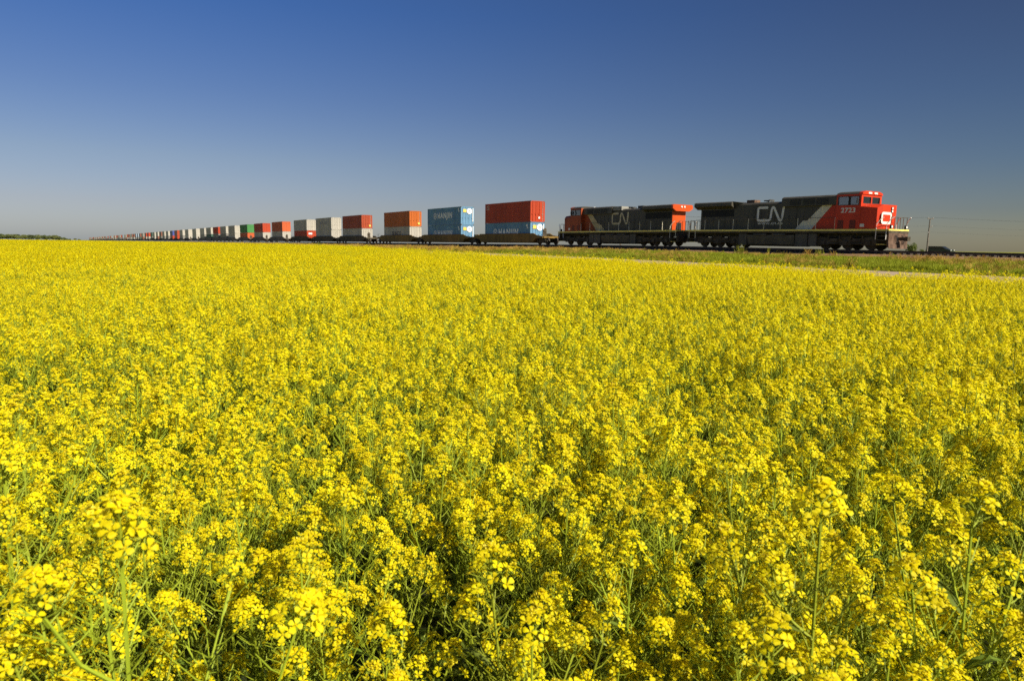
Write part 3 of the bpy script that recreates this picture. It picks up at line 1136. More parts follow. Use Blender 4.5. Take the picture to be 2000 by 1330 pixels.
while s < 2050:
    STACKS.append((s, r2.choice(_cyc), r2.choice(['grey', 'white', 'brown', 'grey', 'dark green']), r2.choice(['dark', 'grey', 'dark'])))
    s += 20.2 if r2.random() < .7 else 24.0
ONES = ['', 'first', 'second', 'third', 'fourth', 'fifth', 'sixth', 'seventh', 'eighth', 'ninth', 'tenth', 'eleventh', 'twelfth', 'thirteenth', 'fourteenth', 'fifteenth', 'sixteenth', 'seventeenth', 'eighteenth', 'nineteenth']


def ordinal(n):
    if n < 20:
        return ONES[n]
    t = ['', '', 'twent', 'thirt', 'fort', 'fift'][n // 10]
    return t + 'ieth' if n % 10 == 0 else t + 'y-' + ONES[n % 10]


H1, H2, ZF = 2.80, 2.90, .30
nS = len(STACKS)
for i, (sn, up, lo, kind) in enumerate(STACKS):
    lod = 0 if i < 6 else 1 if i < 13 else 2
    mid = sn + CL / 2
    prev = STACKS[i - 1][0] if i else sn - 24
    nxt = STACKS[i + 1][0] if i < nS - 1 else sn + 24
    gap_f, gap_r = sn - prev, nxt - sn
    half = 9.9 if gap_r > 19 or i < 6 else 8.6
    rear = gap_r > 21.5
    where = ordinal(min(i + 1, 29)) + ' stack behind the locomotives'
    if i >= 28:
        lab_u = 'tiny far-off container in the upper row where the train meets the horizon'
        lab_l = 'tiny far-off container in the lower row where the train meets the horizon'
        lab_c = 'tiny far-off well car where the train meets the horizon'
    elif up == lo:
        lab_u = f'{up} container on top of another {lo} one, {where}'
        lab_l = f'{lo} container sunk in the car under another {up} one, {where}'
        lab_c = f'{kind} well car under two {up} containers, {where}'
    else:
        lab_u = f'{up} container on top of a {lo} one, {where}'
        lab_l = f'{lo} container sunk in the car under a {up} one, {where}'
        lab_c = f'{kind} well car under {up} and {lo} containers, {where}'
    well_car(kind, mid, half, i == 0 or gap_f > 21.5, rear, min(lod, 2), lab_c)
    M0 = rail_matrix(mid, 7)
    cl = container(lo, H1, lod, lab_l)
    cl.matrix_world = M0 @ Matrix.Translation((0, 0, ZF))
    cu = container(up, H2, lod, lab_u, door_white_rod=up in ('red', 'orange', 'brick red'))
    cu.matrix_world = M0 @ Matrix.Translation((r2.uniform(-.05, .05), 0, ZF + H1 + .012))
    if lod == 2:
        continue
    if lo == 'blue':
        line_logo(cl, 1.38)
        door_stickers(cl, H1)
    if up == 'blue':
        line_logo(cu, 1.55)
        door_stickers(cu, H2)
    if i == 0:
        mb = MB()
        for q in ((-5.65, -5.55, 2.0, 2.6), (-5.05, -4.95, 2.0, 2.6), (-5.55, -5.05, 2.0, 2.08), (-5.55, -5.05, 2.52, 2.6), (-5.42, -5.34, 2.15, 2.45), (-5.25, -5.17, 2.15, 2.45)):
            mb.box(q[0], q[1], -1.236, -1.224, q[2], q[3])
        mb.build('corner_mark', M_decal_mat, cu)
        mb = MB()
        mb.box(CL / 2 + .05, CL / 2 + .058, .1, .35, .45, .72)
        mb.build('small_label', M_sticker_w, cu)
    if i == 2:
        for sg in (-1, 1):
            put_text(cl, 'SEACO', 1.05, 0, sg * 1.226, 1.55, M_text_dark, sg, bold=.015, width=1.2, space=1.15)
    if i in (2, 3):
        mb = MB()
        mb.box(CL / 2 + .05, CL / 2 + .058, .45, .85, .4, .78)
        mb.build('small_label', M_sticker_y, cu)
    if i == 4:
        for sg in (-1, 1):
            for q in ((-2.8, -.4), (.5, 2.6)):
                mb = MB()
                mb.box(q[0], q[1], sg * 1.226 - .006, sg * 1.226 + .006, 1.35, 1.95)
                mb.build('faded_marking', M_logo_grey, cu)
    if i == 5:
        mb = MB()
        mb.box(CL / 2 + .05, CL / 2 + .058, -.8, .15, 1.75, 2.2)
        mb.build('white_label', M_sticker_w, cl)
    if i in (0, 1):
        for sg in (-1, 1):
            pass

# ------------------------------------------------------------------ power line, shed, trees
M_pole = mat('weathered_pole_wood', (.16, .135, .11), .85, .3, 4)
M_porc = mat('insulator', (.40, .38, .36), .3)
M_wire = mat('wire', (.06, .06, .06), .5)
ZP = 135.0
POLE_X = [21.0, 81.05, 142.0]
POLE_LAB = ['weathered pole hidden behind the second locomotive, carrying the four wires', 'weathered wooden utility pole standing between the lead locomotive and the dark van', 'weathered utility pole beyond the end of the visible track, carrying the four wires']
ATT = [(-.35, 6.35), (.42, 6.35), (.34, 4.75), (-.2, 3.7)]
PZ = .2
for k, px in enumerate(POLE_X):
    root = new_obj('utility_pole', None)
    root.location = (px, ZP, PZ)
    mb = MB()
    mb.tube([(0, 0, -.3), (-.02, 0, 3.5), (.03, 0, 7.75)], [.17, .15, .11], 10)
    mb.build('shaft', M_pole, root)
    mb = MB()
    mb.box(-.55, .6, -.2, -.10, 7.62, 7.78)
    mb.build('crossarm', M_pole, root)
    mb = MB()
    mb.box(.0, .48, -.15, -.07, 6.05, 6.16)
    mb.build('bracket', M_pole, root)
    for dx, z in ((-.4, 7.9), (.5, 7.9), (.44, 6.28), (-.2, 5.1)):
        mb = MB()
        mb.tube([(dx, -.12, z - .14), (dx, -.12, z + .02), (dx, -.12, z + .1)], [.05, .1, .05], 8)
        mb.build('insulator', M_porc, root)
    tag(root, POLE_LAB[k], 'utility pole', 'poles of the power line')
for wi, (dx, z) in enumerate(((-.4, 7.98), (.5, 7.98), (.44, 6.36), (-.2, 5.18))):
    mb = MB()
    pts = []
    for xa, xb in zip(POLE_X, POLE_X[1:]):
        for t in np.linspace(0, 1, 9):
            if pts and t == 0:
                continue
            pts.append((xa + dx + (xb - xa) * t, ZP - .12, PZ + z - 4 * .7 * t * (1 - t)))
    mb.tube(pts, .009, 4)
    o = mb.build('power_line', M_wire)
    tag(o, ['thin wire on the left end of the pole crossarm, upper pair', 'thin wire on the right end of the pole crossarm, upper pair', 'thin wire on the middle bracket of the pole', 'thin wire lowest on the pole'][wi], 'power line', 'wires of the power line')

M_bark = mat('bark', (.07, .055, .04), .9, .3, 6)
M_leafA = mat('tree_leaf_dull', (.14, .155, .045), .7, .35, .7, .2, trans=.25)
M_leafB = mat('tree_leaf_dark', (.095, .115, .04), .7, .35, .7, .2, trans=.2)
M_leafC = mat('shrub_leaf', (.12, .15, .025), .7, .35, 2, .2, trans=.3)


def crown_mesh(seed, rx, rz, z0, n, leaf, m, lobes=7):
    r = np.random.default_rng(seed)
    cs = np.column_stack([r.normal(0, .42, lobes) * rx, r.normal(0, .42, lobes) * rx, z0 + rz * r.uniform(.35, 1.5, lobes)])
    rs = rx * r.uniform(.35, .62, lobes)
    k = r.integers(0, lobes, n)
    d = r.normal(size=(n, 3))
    d /= np.linalg.norm(d, axis=1)[:, None]
    P = cs[k] + d * (rs[k] * r.uniform(.55, 1.05, n) ** .6)[:, None] * np.array([1, 1, rz / rx * .9])
    P[:, 2] = np.maximum(P[:, 2], z0 * .6 + .1)
    a = r.normal(size=(n, 3))
    a /= np.linalg.norm(a, axis=1)[:, None]
    b = np.cross(a, r.normal(size=(n, 3)))
    b /= np.linalg.norm(b, axis=1)[:, None]
    s_ = leaf * r.uniform(.6, 1.4, n)[:, None]
    V = np.stack([P - a * s_, P + b * s_ * .55, P + a * s_, P - b * s_ * .55], 1).reshape(-1, 3)
    F = np.arange(4 * n).reshape(-1, 4)
    me = bpy.data.meshes.new('crown')
    me.from_pydata(V.tolist(), [], F.tolist())
    me.materials.append(m)
    return me


def trunk_mesh(h, r, seed):
    q = random.Random(seed)
    mb = MB()
    mb.tube([(0, 0, -.2), (.05, .03, h * .5), (.02, -.04, h)], [r, r * .75, r * .35], 7)
    for k in range(4):
        a = k * 1.7 + q.random()
        mb.tube([(0, 0, h * (.4 + .1 * k)), (math.cos(a) * h * .22, math.sin(a) * h * .22, h * (.65 + .1 * k))], [r * .4, r * .15], 5)
    return mb.mesh('trunk', [M_bark])


TREEV = [(crown_mesh(10 + k, 3.6, 2.1, 1.6, 900, .34, M_leafA if k % 2 else M_leafB), trunk_mesh(4.2, .2, k)) for k in range(5)]


def tree(x, y, z, sc_, k, label, group, rot=0, sq=1.0):
    root = new_obj('shelterbelt_tree', None)
    root.location = (x, y, z)
    root.scale = (sc_, sc_, sc_ * sq)
    root.rotation_euler = (0, 0, rot)
    new_obj('trunk', TREEV[k][1], root)
    new_obj('crown', TREEV[k][0], root)
    tag(root, label, 'tree', group)


r3 = random.Random(11)
YT = 620.0
xs = []
px = -60
while px < 136:
    xs.append(px)
    px += r3.uniform(4.5, 7.5)
nT = len(xs)
for i, px in enumerate(xs):
    yy = YT + r3.uniform(-25, 25)
    base = lerp_tab(px, [(-60, 1.02), (10, 1.0), (40, .92), (60, .88), (90, .98), (110, .92), (125, .74), (136, .55)])
    sc_ = base * r3.uniform(.84, 1.06) * 1.08
    x = (px - 1000) / FPX * yy
    tall = r3.random() < .12
    tree(x, yy, .2, sc_, r3.randrange(5), 'dull green tree in the far shelterbelt behind the yellow field',
         'trees of the far shelterbelt', r3.uniform(0, 6), 1.15 if tall else 1)
for i, px in enumerate((143, 152, 160)):
    tree((px - 1000) / FPX * 1150, 1150, .2, .62 + .1 * (i % 2), i, 'small hazy tree at the horizon left of where the train vanishes', 'trees at the vanishing end of the train', i)


def shrub(name, x, y, z, rx, rz, n, leaf, m, label, cat, seed):
    root = new_obj(name, None)
    root.location = (x, y, z)
    mb = MB()
    q = random.Random(seed)
    for k in range(6):
        a = k * 1.1
        mb.tube([(0, 0, 0), (math.cos(a) * rx * .35, math.sin(a) * rx * .35, rz * 1.1)], [.05 * rx, .02 * rx], 5)
    mb.build('stem', M_bark, root)
    new_obj('foliage', crown_mesh(seed, rx, rz, rz * .25, n, leaf, m, 8), root)
    tag(root, label, cat)


shrub('round_bush', (1769 - 1000) / FPX * 200, 200, .2, 1.6, 1.75, 1100, .17, M_leafC, 'round green bush behind the track, just ahead of the lead locomotive', 'bush', 31)
shrub('small_bush', (1797 - 1000) / FPX * 190, 190, .2, 1.2, 1.0, 400, .18, M_leafC, 'small low bush at the foot of the utility pole', 'bush', 32)

# dark van on the highway beyond the track
M_van = mat('dark_van_paint', (.022, .030, .022), .25, 0, 1, .5)
M_vanglass = mat('van_glass', (.02, .022, .02), .08, 0, 1, .6)
van = new_obj('parked_van', None)
_va, _vp = ap((1826 - 1000) / FPX * 140, 140)
van.location = wpt(_va, _vp, zground(_va, _vp) + .01)
van.scale = (.94, .95, .84)
van.rotation_euler = (0, 0, math.atan2(-CT, ST))
mb = MB()
low = [(-2.5, .35), (2.5, .35), (2.52, .75), (2.35, .95), (1.55, 1.08), (-2.5, 1.08), (-2.55, .7)]
mb.prism(low, -.95, .95, 'y')
mb.prism([(-2.48, 1.08), (1.55, 1.08), (.55, 1.76), (-2.1, 1.78), (-2.36, 1.6)], -.82, .82, 'y')
mb.build('body', M_van, van)
for sg in (-1, 1):
    for q in ([(-2.25, 1.14), (-1.35, 1.14), (-1.35, 1.66), (-2.1, 1.66)], [(-1.25, 1.14), (-.25, 1.14), (-.25, 1.66), (-1.25, 1.66)], [(-.15, 1.14), (1.2, 1.14), (.5, 1.66), (-.15, 1.66)]):
        mb = MB()
        mb.prism(q, sg * .825 - .006, sg * .825 + .006, 'y')
        mb.build('window', M_vanglass, van)
    mb = MB()
    mb.box(2.42, 2.5, sg * .7 - .2, sg * .7 + .2, .72, .90)
    mb.build('headlight', M_lamp, van)
    for x in (-1.55, 1.55):
        mb = MB()
        disc(mb, 0, -.11, .11, 0, .34)
        disc(mb, 0, -.12, .12, 0, .19, 12)
        o = mb.build('wheel', M_rubber, van)
        o.location = (x, sg * .86, .34)
mb = MB()
mb.add([(1.50, -.74, 1.12), (1.50, .74, 1.12), (.62, .70, 1.72), (.62, -.70, 1.72)], [(0, 1, 2, 3)])
mb.add([(1.515, -.74, 1.13), (1.515, .74, 1.13), (.635, .70, 1.73), (.635, -.70, 1.73)], [(0, 1, 2, 3)])
mb.build('windshield', M_vanglass, van)
tag(van, 'dark van beyond the track, half hidden, just right of the utility pole', 'van')


# ------------------------------------------------------------------ scattering with geometry nodes
def src_collection(name, meshes):
    c = bpy.data.collections.new(name)
    for i, me in enumerate(meshes):
        o = bpy.data.objects.new('%s_%02d' % (name, i), me)
        c.objects.link(o)
    return c


def scatter(name, P, R, S, I, coll):
    me = bpy.data.meshes.new(name)
    P = np.asarray(P, np.float32)
    me.vertices.add(len(P))
    me.vertices.foreach_set('co', P.ravel())
    at = me.attributes.new('rot', 'FLOAT_VECTOR', 'POINT')
    at.data.foreach_set('vector', np.asarray(R, np.float32).ravel())
    at = me.attributes.new('scl', 'FLOAT', 'POINT')
    at.data.foreach_set('value', np.asarray(S, np.float32))
    at = me.attributes.new('idx', 'INT', 'POINT')
    at.data.foreach_set('value', np.asarray(I, np.int32))
    o = new_obj(name, me)
    ng = bpy.data.node_groups.new(name, 'GeometryNodeTree')
    ng.interface.new_socket('Geometry', in_out='INPUT', socket_type='NodeSocketGeometry')
    ng.interface.new_socket('Geometry', in_out='OUTPUT', socket_type='NodeSocketGeometry')
    gi, go = N(ng, 'NodeGroupInput'), N(ng, 'NodeGroupOutput')
    ip = N(ng, 'GeometryNodeInstanceOnPoints')
    ci = N(ng, 'GeometryNodeCollectionInfo')
    ci.inputs['Collection'].default_value = coll
    ci.inputs['Separate Children'].default_value = True
    ci.inputs['Reset Children'].default_value = True
    ip.inputs['Pick Instance'].default_value = True

    def attr(nm, typ):
        n = N(ng, 'GeometryNodeInputNamedAttribute', data_type=typ)
        n.inputs['Name'].default_value = nm
        return next(q for q in n.outputs if q.enabled and q.name == 'Attribute')
    e2r = N(ng, 'FunctionNodeEulerToRotation')
    ng.links.new(attr('rot', 'FLOAT_VECTOR'), e2r.inputs[0])
    ng.links.new(gi.outputs[0], ip.inputs['Points'])
    ng.links.new(ci.outputs[0], ip.inputs['Instance'])
    ng.links.new(attr('idx', 'INT'), ip.inputs['Instance Index'])
    ng.links.new(e2r.outputs[0], ip.inputs['Rotation'])
    ng.links.new(attr('scl', 'FLOAT'), ip.inputs['Scale'])
    ng.links.new(ip.outputs[0], go.inputs[0])
    md = o.modifiers.new('scatter', 'NODES')
    md.node_group = ng
    return o


def noise2(x, y, seed, wl):
    r = np.random.default_rng(seed)
    out = np.zeros_like(x)
    for k in range(9):
        a = r.uniform(0, 2 * math.pi)
        f = 2 * math.pi / (wl * r.uniform(.55, 1.8))
        out += np.sin((x * math.cos(a) + y * math.sin(a)) * f + r.uniform(0, 6.28))
    return out / 3.0


def in_view(X, Y, lo=-200, hi=2200, extra=2.0):
    return (X > (lo - 1000) / FPX * Y - extra) & (X < (hi - 1000) / FPX * Y + extra)


# ------------------------------------------------------------------ grass verge
M_grass = mat('verge_grass', (.31, .335, .016), .7, .3, .35, .2, trans=.35, rnd=.25)
M_dry = mat('dry_grass', (.46, .29, .055), .8, .3, .5, .2, trans=.3, rnd=.25)


def tuft_mesh(seed, n, h, spread, wid, m, heads=None):
    r = random.Random(seed)
    mb = MB()
    for _ in range(n):
        a, d = r.uniform(0, 6.28), r.uniform(0, spread)
        x, y = math.cos(a) * d, math.sin(a) * d
        hh = h * r.uniform(.55, 1.1)
        b = r.uniform(0, 6.28)
        lx, ly = math.cos(b) * hh * r.uniform(.1, .45), math.sin(b) * hh * r.uniform(.1, .45)
        wx, wy = -math.sin(b + r.uniform(-1, 1)) * wid, math.cos(b) * wid
        mb.add([(x - wx, y - wy, 0), (x + wx, y + wy, 0), (x + lx * .4 + wx * .8, y + ly * .4 + wy * .8, hh * .6), (x + lx * .4 - wx * .8, y + ly * .4 - wy * .8, hh * .6), (x + lx, y + ly, hh)],
               [(0, 1, 2, 3), (3, 2, 4)])
        if heads:
            t = Vector((x + lx, y + ly, hh))
            for k in range(3):
                q = t + Vector((r.uniform(-.02, .02), r.uniform(-.02, .02), -.03 * k))
                mb.add([q + Vector((-.012, 0, 0)), q + Vector((0, .012, .02)), q + Vector((.012, 0, 0)), q + Vector((0, -.012, -.03))], [(0, 1, 2, 3)], 1)
    return mb.mesh('tuft', [m] + ([heads] if heads else []), fix=False)


TG = [tuft_mesh(k, 22, .42, .16, .010, M_grass) for k in range(4)] + [tuft_mesh(10 + k, 16, .55, .14, .008, M_dry, M_dry) for k in range(3)]
rg = np.random.default_rng(5)
n = 95000
A = np.concatenate([rg.uniform(-28, 70, n), rg.uniform(60, 330, 60000)])
Pp = np.concatenate([rg.uniform(36.7, 53.4, n), rg.uniform(9, 53.4, 60000)])
ok = (Pp > 36.7) | ((Pp > np.array([pedge(a) for a in A]) + .6) & (Pp < 28.9))
A, Pp = A[ok], Pp[ok]
X, Y = -ST * A + CT * Pp, CT * A + ST * Pp
ok = in_view(X, Y, -60, 2100, 4) & (Y > 4)
A, Pp, X, Y = A[ok], Pp[ok], X[ok], Y[ok]
on_bank = Pp > 51.2
keep = ~on_bank | (rg.random(len(A)) < np.where(A < 29, np.clip((53.9 - Pp) / 4, .10, .5), np.clip((53.0 - Pp) / 9, .02, .16)))
A, Pp, X, Y = A[keep], Pp[keep], X[keep], Y[keep]
Z = np.array([max(zground(a, p), zbed(a, p) if p > P0 - 4.3 else -9) for a, p in zip(A, Pp)])
pd = np.clip((Pp - 50.2) / 1.5, 0, 1) * .5 + np.clip(noise2(X, Y, 4, 7) * .10, -.1, .12) + np.clip((A - 55) / 60, 0, .5) + .01
dry = rg.random(len(A)) < pd
I = np.where(dry, 4 + rg.integers(0, 3, len(A)), rg.integers(0, 4, len(A)))
S = rg.uniform(.6, 1.15, len(A)) * np.where(Pp > 50.6, .42, np.clip(1 - (Pp - 46.5) / 6.0, .5, 1)) * (1 + .18 * noise2(X, Y, 8, 3)) * np.where((Pp < 37.6), .55, 1)
R = np.column_stack([rg.normal(0, .08, len(A)), rg.normal(0, .08, len(A)), rg.uniform(0, 6.28, len(A))])
vg = scatter('verge_grass', np.column_stack([X, Y, Z - .02]), R, S, I, src_collection('grass_tuft', TG))
tag(vg, kind='stuff')

# single weeds that stand up in front of the train
M_weed = mat('weed_leaf', (.30, .30, .03), .7, .25, 6, .2, trans=.4)


def weed(px, p, h, spread, n, m, label, seed):
    lo, hi = -30.0, 400.0
    for _ in range(60):
        m_ = (lo + hi) / 2
        q = proj(wpt(m_, p, 1.3))
        if q is None or q[0] > px:
            lo = m_
        else:
            hi = m_
    o = new_obj('weed_clump', None)
    z = max(zground(lo, p), zbed(lo, p) if p > P0 - 4.3 else -9)
    o.location = wpt(lo, p, z - .02)
    new_obj('blades', tuft_mesh(seed, n, h, spread, .014, m), o)
    r = random.Random(seed)
    mb = MB()
    for k in range(7):
        a = r.uniform(0, 6.28)
        mb.tube([(0, 0, 0), (math.cos(a) * spread * .5, math.sin(a) * spread * .5, h * .6), (math.cos(a) * spread, math.sin(a) * spread, h * r.uniform(.8, 1.1))], [.012, .009, .005], 4)
    mb.build('stem', m, o)
    tag(o, label, 'weed', 'weeds along the track')


weed(1445, 49.5, 1.0, .40, 60, M_weed, 'bushy yellow-green weed in front of the lead locomotive rear wheels', 41)
weed(1501, 51.0, .75, .12, 14, M_weed, 'single thin yellow weed stalk before the lead locomotive fuel tank', 42)
weed(1578, 51.5, .62, .35, 40, M_dry, 'ragged straw-coloured weeds before the lead locomotive, left of its front wheels', 43)
weed(1600, 51.5, .66, .35, 40, M_weed, 'ragged yellowish weeds just before the lead locomotive front wheels', 44)
weed(1626, 51.6, .5, .3, 30, M_dry, 'low straw-coloured weeds under the lead locomotive cab', 45)
weed(622, 38.5, 1.1, .8, 120, mat('green_weed_leaf', (.13, .19, .03), .7, .25, 6, .2, trans=.35), 'low green bushy weed at the trackside below the white containers', 46)

# ------------------------------------------------------------------ canola
M_petal = mat('canola_petal', (.86, .735, .006), .55, 0, 1, .2, trans=.48, rnd=.08)
M_bud = mat('canola_bud', (.58, .50, .02), .6, 0, 1, .3, rnd=.1)
M_stem = mat('canola_stem', (.28, .33, .018), .6, .15, 4, .3, trans=.15, rnd=.15)
M_leaf = mat('canola_leaf', (.14, .19, .02), .55, .2, 8, .3, trans=.25, rnd=.2)
M_anther = mat('canola_anther', (.62, .46, .01), .6)


def frame_from(nv, r):
    nv = nv.normalized()
    a = nv.cross(Vector((r.uniform(-1, 1), r.uniform(-1, 1), r.uniform(-1, 1)))).normalized()
    return a, nv.cross(a), nv


def flower(mb, c, nv, size, r, lod, mi=1, mc=4):
    ax, ay, az = frame_from(nv, r)
    cup = r.uniform(.0, .35)
    for k in range(4):
        t = k * math.pi / 2 + r.uniform(-.12, .12)
        e = ax * math.cos(t) + ay * math.sin(t)
        f = -ax * math.sin(t) + ay * math.cos(t)
        tw = r.uniform(-.18, .18)
        f = (f + az * tw).normalized()
        sz = size * r.uniform(.85, 1.1)
        q = cup + r.uniform(-.12, .12)
        if lod == 0:
            rows = [(.06, .05, -.10), (.36, .20, .10 + q * .3), (.70, .41, .12 + q * .75), (.98, .27, .04 + q * 1.0)]
            vs = []
            for l, wd, zz in rows:
                b = c + (e * l + az * zz) * sz
                vs += [b - f * wd * sz + az * .03 * sz, b + f * wd * sz + az * .03 * sz]
            mb.add(vs, [(0, 1, 3, 2), (2, 3, 5, 4), (4, 5, 7, 6)], mi)
        else:
            b = c + (e * .62 + az * (.08 + q * .6)) * sz
            mb.add([c, b - f * .46 * sz, c + (e * 1.0 + az * q) * sz, b + f * .36 * sz], [(0, 1, 2, 3)], mi)
    if lod == 0:
        bip(mb, c + az * size * .12, az, size * .13, size * .42, r, mc)


def bip(mb, c, d, rad, ln, r, mi):
    a, b, d = frame_from(d, r)
    mb.add([c - d * ln * .5, c + a * rad, c + b * rad, c - a * rad, c - b * rad, c + d * ln * .5],
           [(0, 2, 1), (0, 3, 2), (0, 4, 3), (0, 1, 4), (5, 1, 2), (5, 2, 3), (5, 3, 4), (5, 4, 1)], mi)


def head_parts(seed, lod, nfl):
    """list of flowers (centre, normal, size) and a mesh builder of buds and stalks"""
    r = random.Random(seed)
    mb = MB()
    fl = []
    top = r.uniform(.036, .070)
    if lod < 2:
        mb.tube([(0, 0, -.01), (0, 0, top)], [.0022, .0014], 4 if lod == 0 else 3, 0, False)
    for i in range(nfl):
        t = (i + .5) / nfl
        az = i * 2.399 + r.uniform(-.3, .3)
        el = math.radians(68 - 56 * t + r.uniform(-12, 12))
        ln = .012 + .024 * t + r.uniform(-.004, .006)
        d = Vector((math.cos(az) * math.cos(el), math.sin(az) * math.cos(el), math.sin(el)))
        b = Vector((0, 0, top * (1 - t * .95)))
        c = b + d * ln
        nv = (d * .75 + Vector((0, 0, .45)) + Vector((r.uniform(-.4, .4), r.uniform(-.4, .4), r.uniform(-.3, .3)))).normalized()
        fl.append((c, nv, r.uniform(.0086, .0110)))
        if lod == 0:
            mb.tube([b, c], [.0008, .0007], 3, 0, False)
    if lod < 2:
        for k in range(15 if lod == 0 else 5):
            a, q = r.uniform(0, 6.28), math.sqrt(r.random()) * (.010 if lod == 0 else .008)
            bip(mb, Vector((math.cos(a) * q, math.sin(a) * q, top + .006 + r.uniform(0, .008) - q * .4)), Vector((math.cos(a) * .4, math.sin(a) * .4, 1)), .0022 if lod == 0 else .0034, .0075, r, 2)
    return mb, fl


CMATS = [M_stem, M_petal, M_bud, M_leaf, M_anther]


def leaf_geo(mb, base, d, ln, wd, r, mi=3):
    d = d.normalized()
    side = d.cross(Vector((0, 0, 1))).normalized()
    up = side.cross(d)
    rows = [(0, .15, 0), (.3, .9, .04), (.65, .8, .02), (1, .06, -.16)]
    vs = []
    for l, q, z in rows:
        c = base + d * ln * l + Vector((0, 0, 1)) * z * ln * 1.3
        vs += [c - side * wd * q * .5 + up * wd * .12, c, c + side * wd * q * .5 + up * wd * .12]
    mb.add(vs, [(0, 1, 4, 3), (1, 2, 5, 4), (3, 4, 7, 6), (4, 5, 8, 7), (6, 7, 10, 9), (7, 8, 11, 10)], mi)


def plant_template(seed, lod):
    r = random.Random(seed)
    H = r.uniform(1.06, 1.22)
    mb = MB()
    heads, leaves = [], []
    lean = Vector((r.uniform(-.09, .09), r.uniform(-.09, .09), 0))
    top = Vector((0, 0, H)) + lean
    nseg = 4 if lod == 0 else 5 if lod == 0 else 3
    axis = [Vector((0, 0, 0)).lerp(top, i / nseg) + Vector((r.uniform(-.012, .012), r.uniform(-.012, .012), 0)) * (0 < i < nseg) for i in range(nseg + 1)]
    sides = 5 if lod == 0 else 3
    mb.tube(axis, [.0055 - .0035 * i / nseg for i in range(nseg + 1)], sides, 0, False)

    def pods(p0, p1, n):
        d = (p1 - p0)
        for k in range(n):
            t = k / max(n - 1, 1)
            b = p0 + d * t
            a = k * 2.4 + r.uniform(-.4, .4)
            e = Vector((math.cos(a), math.sin(a), r.uniform(.25, .9))).normalized()
            ln = r.uniform(.018, .035) + .035 * (1 - t)
            m1 = b + e * .014
            mb.tube([b, m1, m1 + (e + Vector((0, 0, .5))).normalized() * ln], [.0007, .0010, .0007], 3, 0, False)

    def head_at(p, d, sc_):
        tilt = d.to_track_quat('Z', 'Y').to_matrix().to_4x4()
        heads.append((Matrix.Translation(p) @ tilt @ Matrix.Rotation(r.uniform(0, 6.28), 4, 'Z') @ Matrix.Scale(sc_, 4), r.randrange(4)))
    head_at(top, Vector((lean.x * .6 + r.uniform(-.15, .15), lean.y * .6 + r.uniform(-.15, .15), 1)).normalized(), r.uniform(.95, 1.2))
    npod = 18 if lod == 0 else 9
    if lod < 2:
        pods(axis[-1].lerp(axis[0], .17), axis[-1], npod)
    nb = r.randint(6, 9)
    for k in range(nb):
        t = .50 + .40 * k / nb + r.uniform(-.03, .03)
        b = Vector((0, 0, 0)).lerp(top, t)
        a = k * 2.399 + r.uniform(-.5, .5)
        hh = H * r.uniform(.79, .99) - .02
        rise = hh - b.z
        if rise < .06:
            rise = .06
        out = rise * r.uniform(.30, .60) + .02
        e = Vector((math.cos(a), math.sin(a), 0))
        p1 = b + e * out * .55 + Vector((0, 0, rise * .38))
        p2 = b + e * out + Vector((0, 0, rise))
        mb.tube([b, p1, p2], [.0028, .0022, .0016], 4 if lod == 0 else 3, 0, False)
        head_at(p2, (Vector((0, 0, 1)) + e * r.uniform(.0, .45) + Vector((r.uniform(-.15, .15), r.uniform(-.15, .15), 0))).normalized(), r.uniform(.62, 1.0))
        if lod < 2:
            pods(p1.lerp(p2, .15), p2, npod - 2)
        if lod < 2 and r.random() < .8:
            leaves.append((b, Vector((math.cos(a + .3), math.sin(a + .3), .5)), r.uniform(.05, .11), r.uniform(.012, .024)))
    if lod < 2:
        for k in range(4):
            a = r.uniform(0, 6.28)
            leaves.append((Vector((0, 0, H * r.uniform(.15, .5))), Vector((math.cos(a), math.sin(a), .35)), r.uniform(.12, .22), r.uniform(.05, .085)))
    return mb, heads, leaves


def joined_plant(seed, lod):
    mb, heads, leaves = plant_template(seed, lod)
    r = random.Random(seed + 99)
    for b, d, ln, wd in leaves:
        leaf_geo(mb, b, d, ln, wd, r)
    for k, (M, hv) in enumerate(heads):
        hb, fl = head_parts(seed * 31 + k, lod, (24 if lod == 1 else 14))
        mb.add([M @ Vector(v) for v in hb.v], hb.f, 0)
        if hb.f:
            mb.m[-len(hb.f):] = hb.m
        R3 = M.to_3x3()
        sc_ = R3.col[2].length
        for c, nv, sz in fl:
            if lod == 1:
                flower(mb, M @ c, (R3 @ nv).normalized(), sz * sc_, r, 1)
            else:
                a, b2, n2 = frame_from(nv, r)
                q, s_ = M @ c, sz * sc_ * 1.25
                mb.add([q - a * s_, q - b2 * s_ * .8, q + a * s_, q + b2 * s_ * .8], [(0, 1, 2, 3)], 1)
    return mb.mesh('plant', CMATS, fix=False)


# scatter positions over the whole field
rc = np.random.default_rng(21)


def field_points(ymin, ymax, dens, lo=-120, hi=2120, extra=1.5):
    x0, x1 = -0.86 * ymax - 4, 0.86 * min(ymax, 26) + 4
    n = int((ymax - ymin) * (x1 - x0) * dens)
    Y = rc.uniform(ymin, ymax, n)
    X = rc.uniform(x0, x1, n)
    ok = in_view(X, Y, lo, hi, extra)
    X, Y = X[ok], Y[ok]
    A = -ST * X + CT * Y
    P = CT * X + ST * Y
    pe = np.interp(A, [-50, 6, 11, 17, 27, 35, 50, 80, 120, 230], [17.6, 17.8, 18.7, 19.1, 20.1, 19.7, 20.8, 22.6, 21.3, 20.0])
    ok = (P < pe + rc.normal(0, .12, len(P))) & (A < 230)
    return X[ok], Y[ok], A[ok], P[ok]


def height_scale(X, Y):
    return .905 + .045 * noise2(X, Y, 31, 1.1) + .035 * noise2(X, Y, 32, 4.5) + rc.normal(0, .035, len(X))


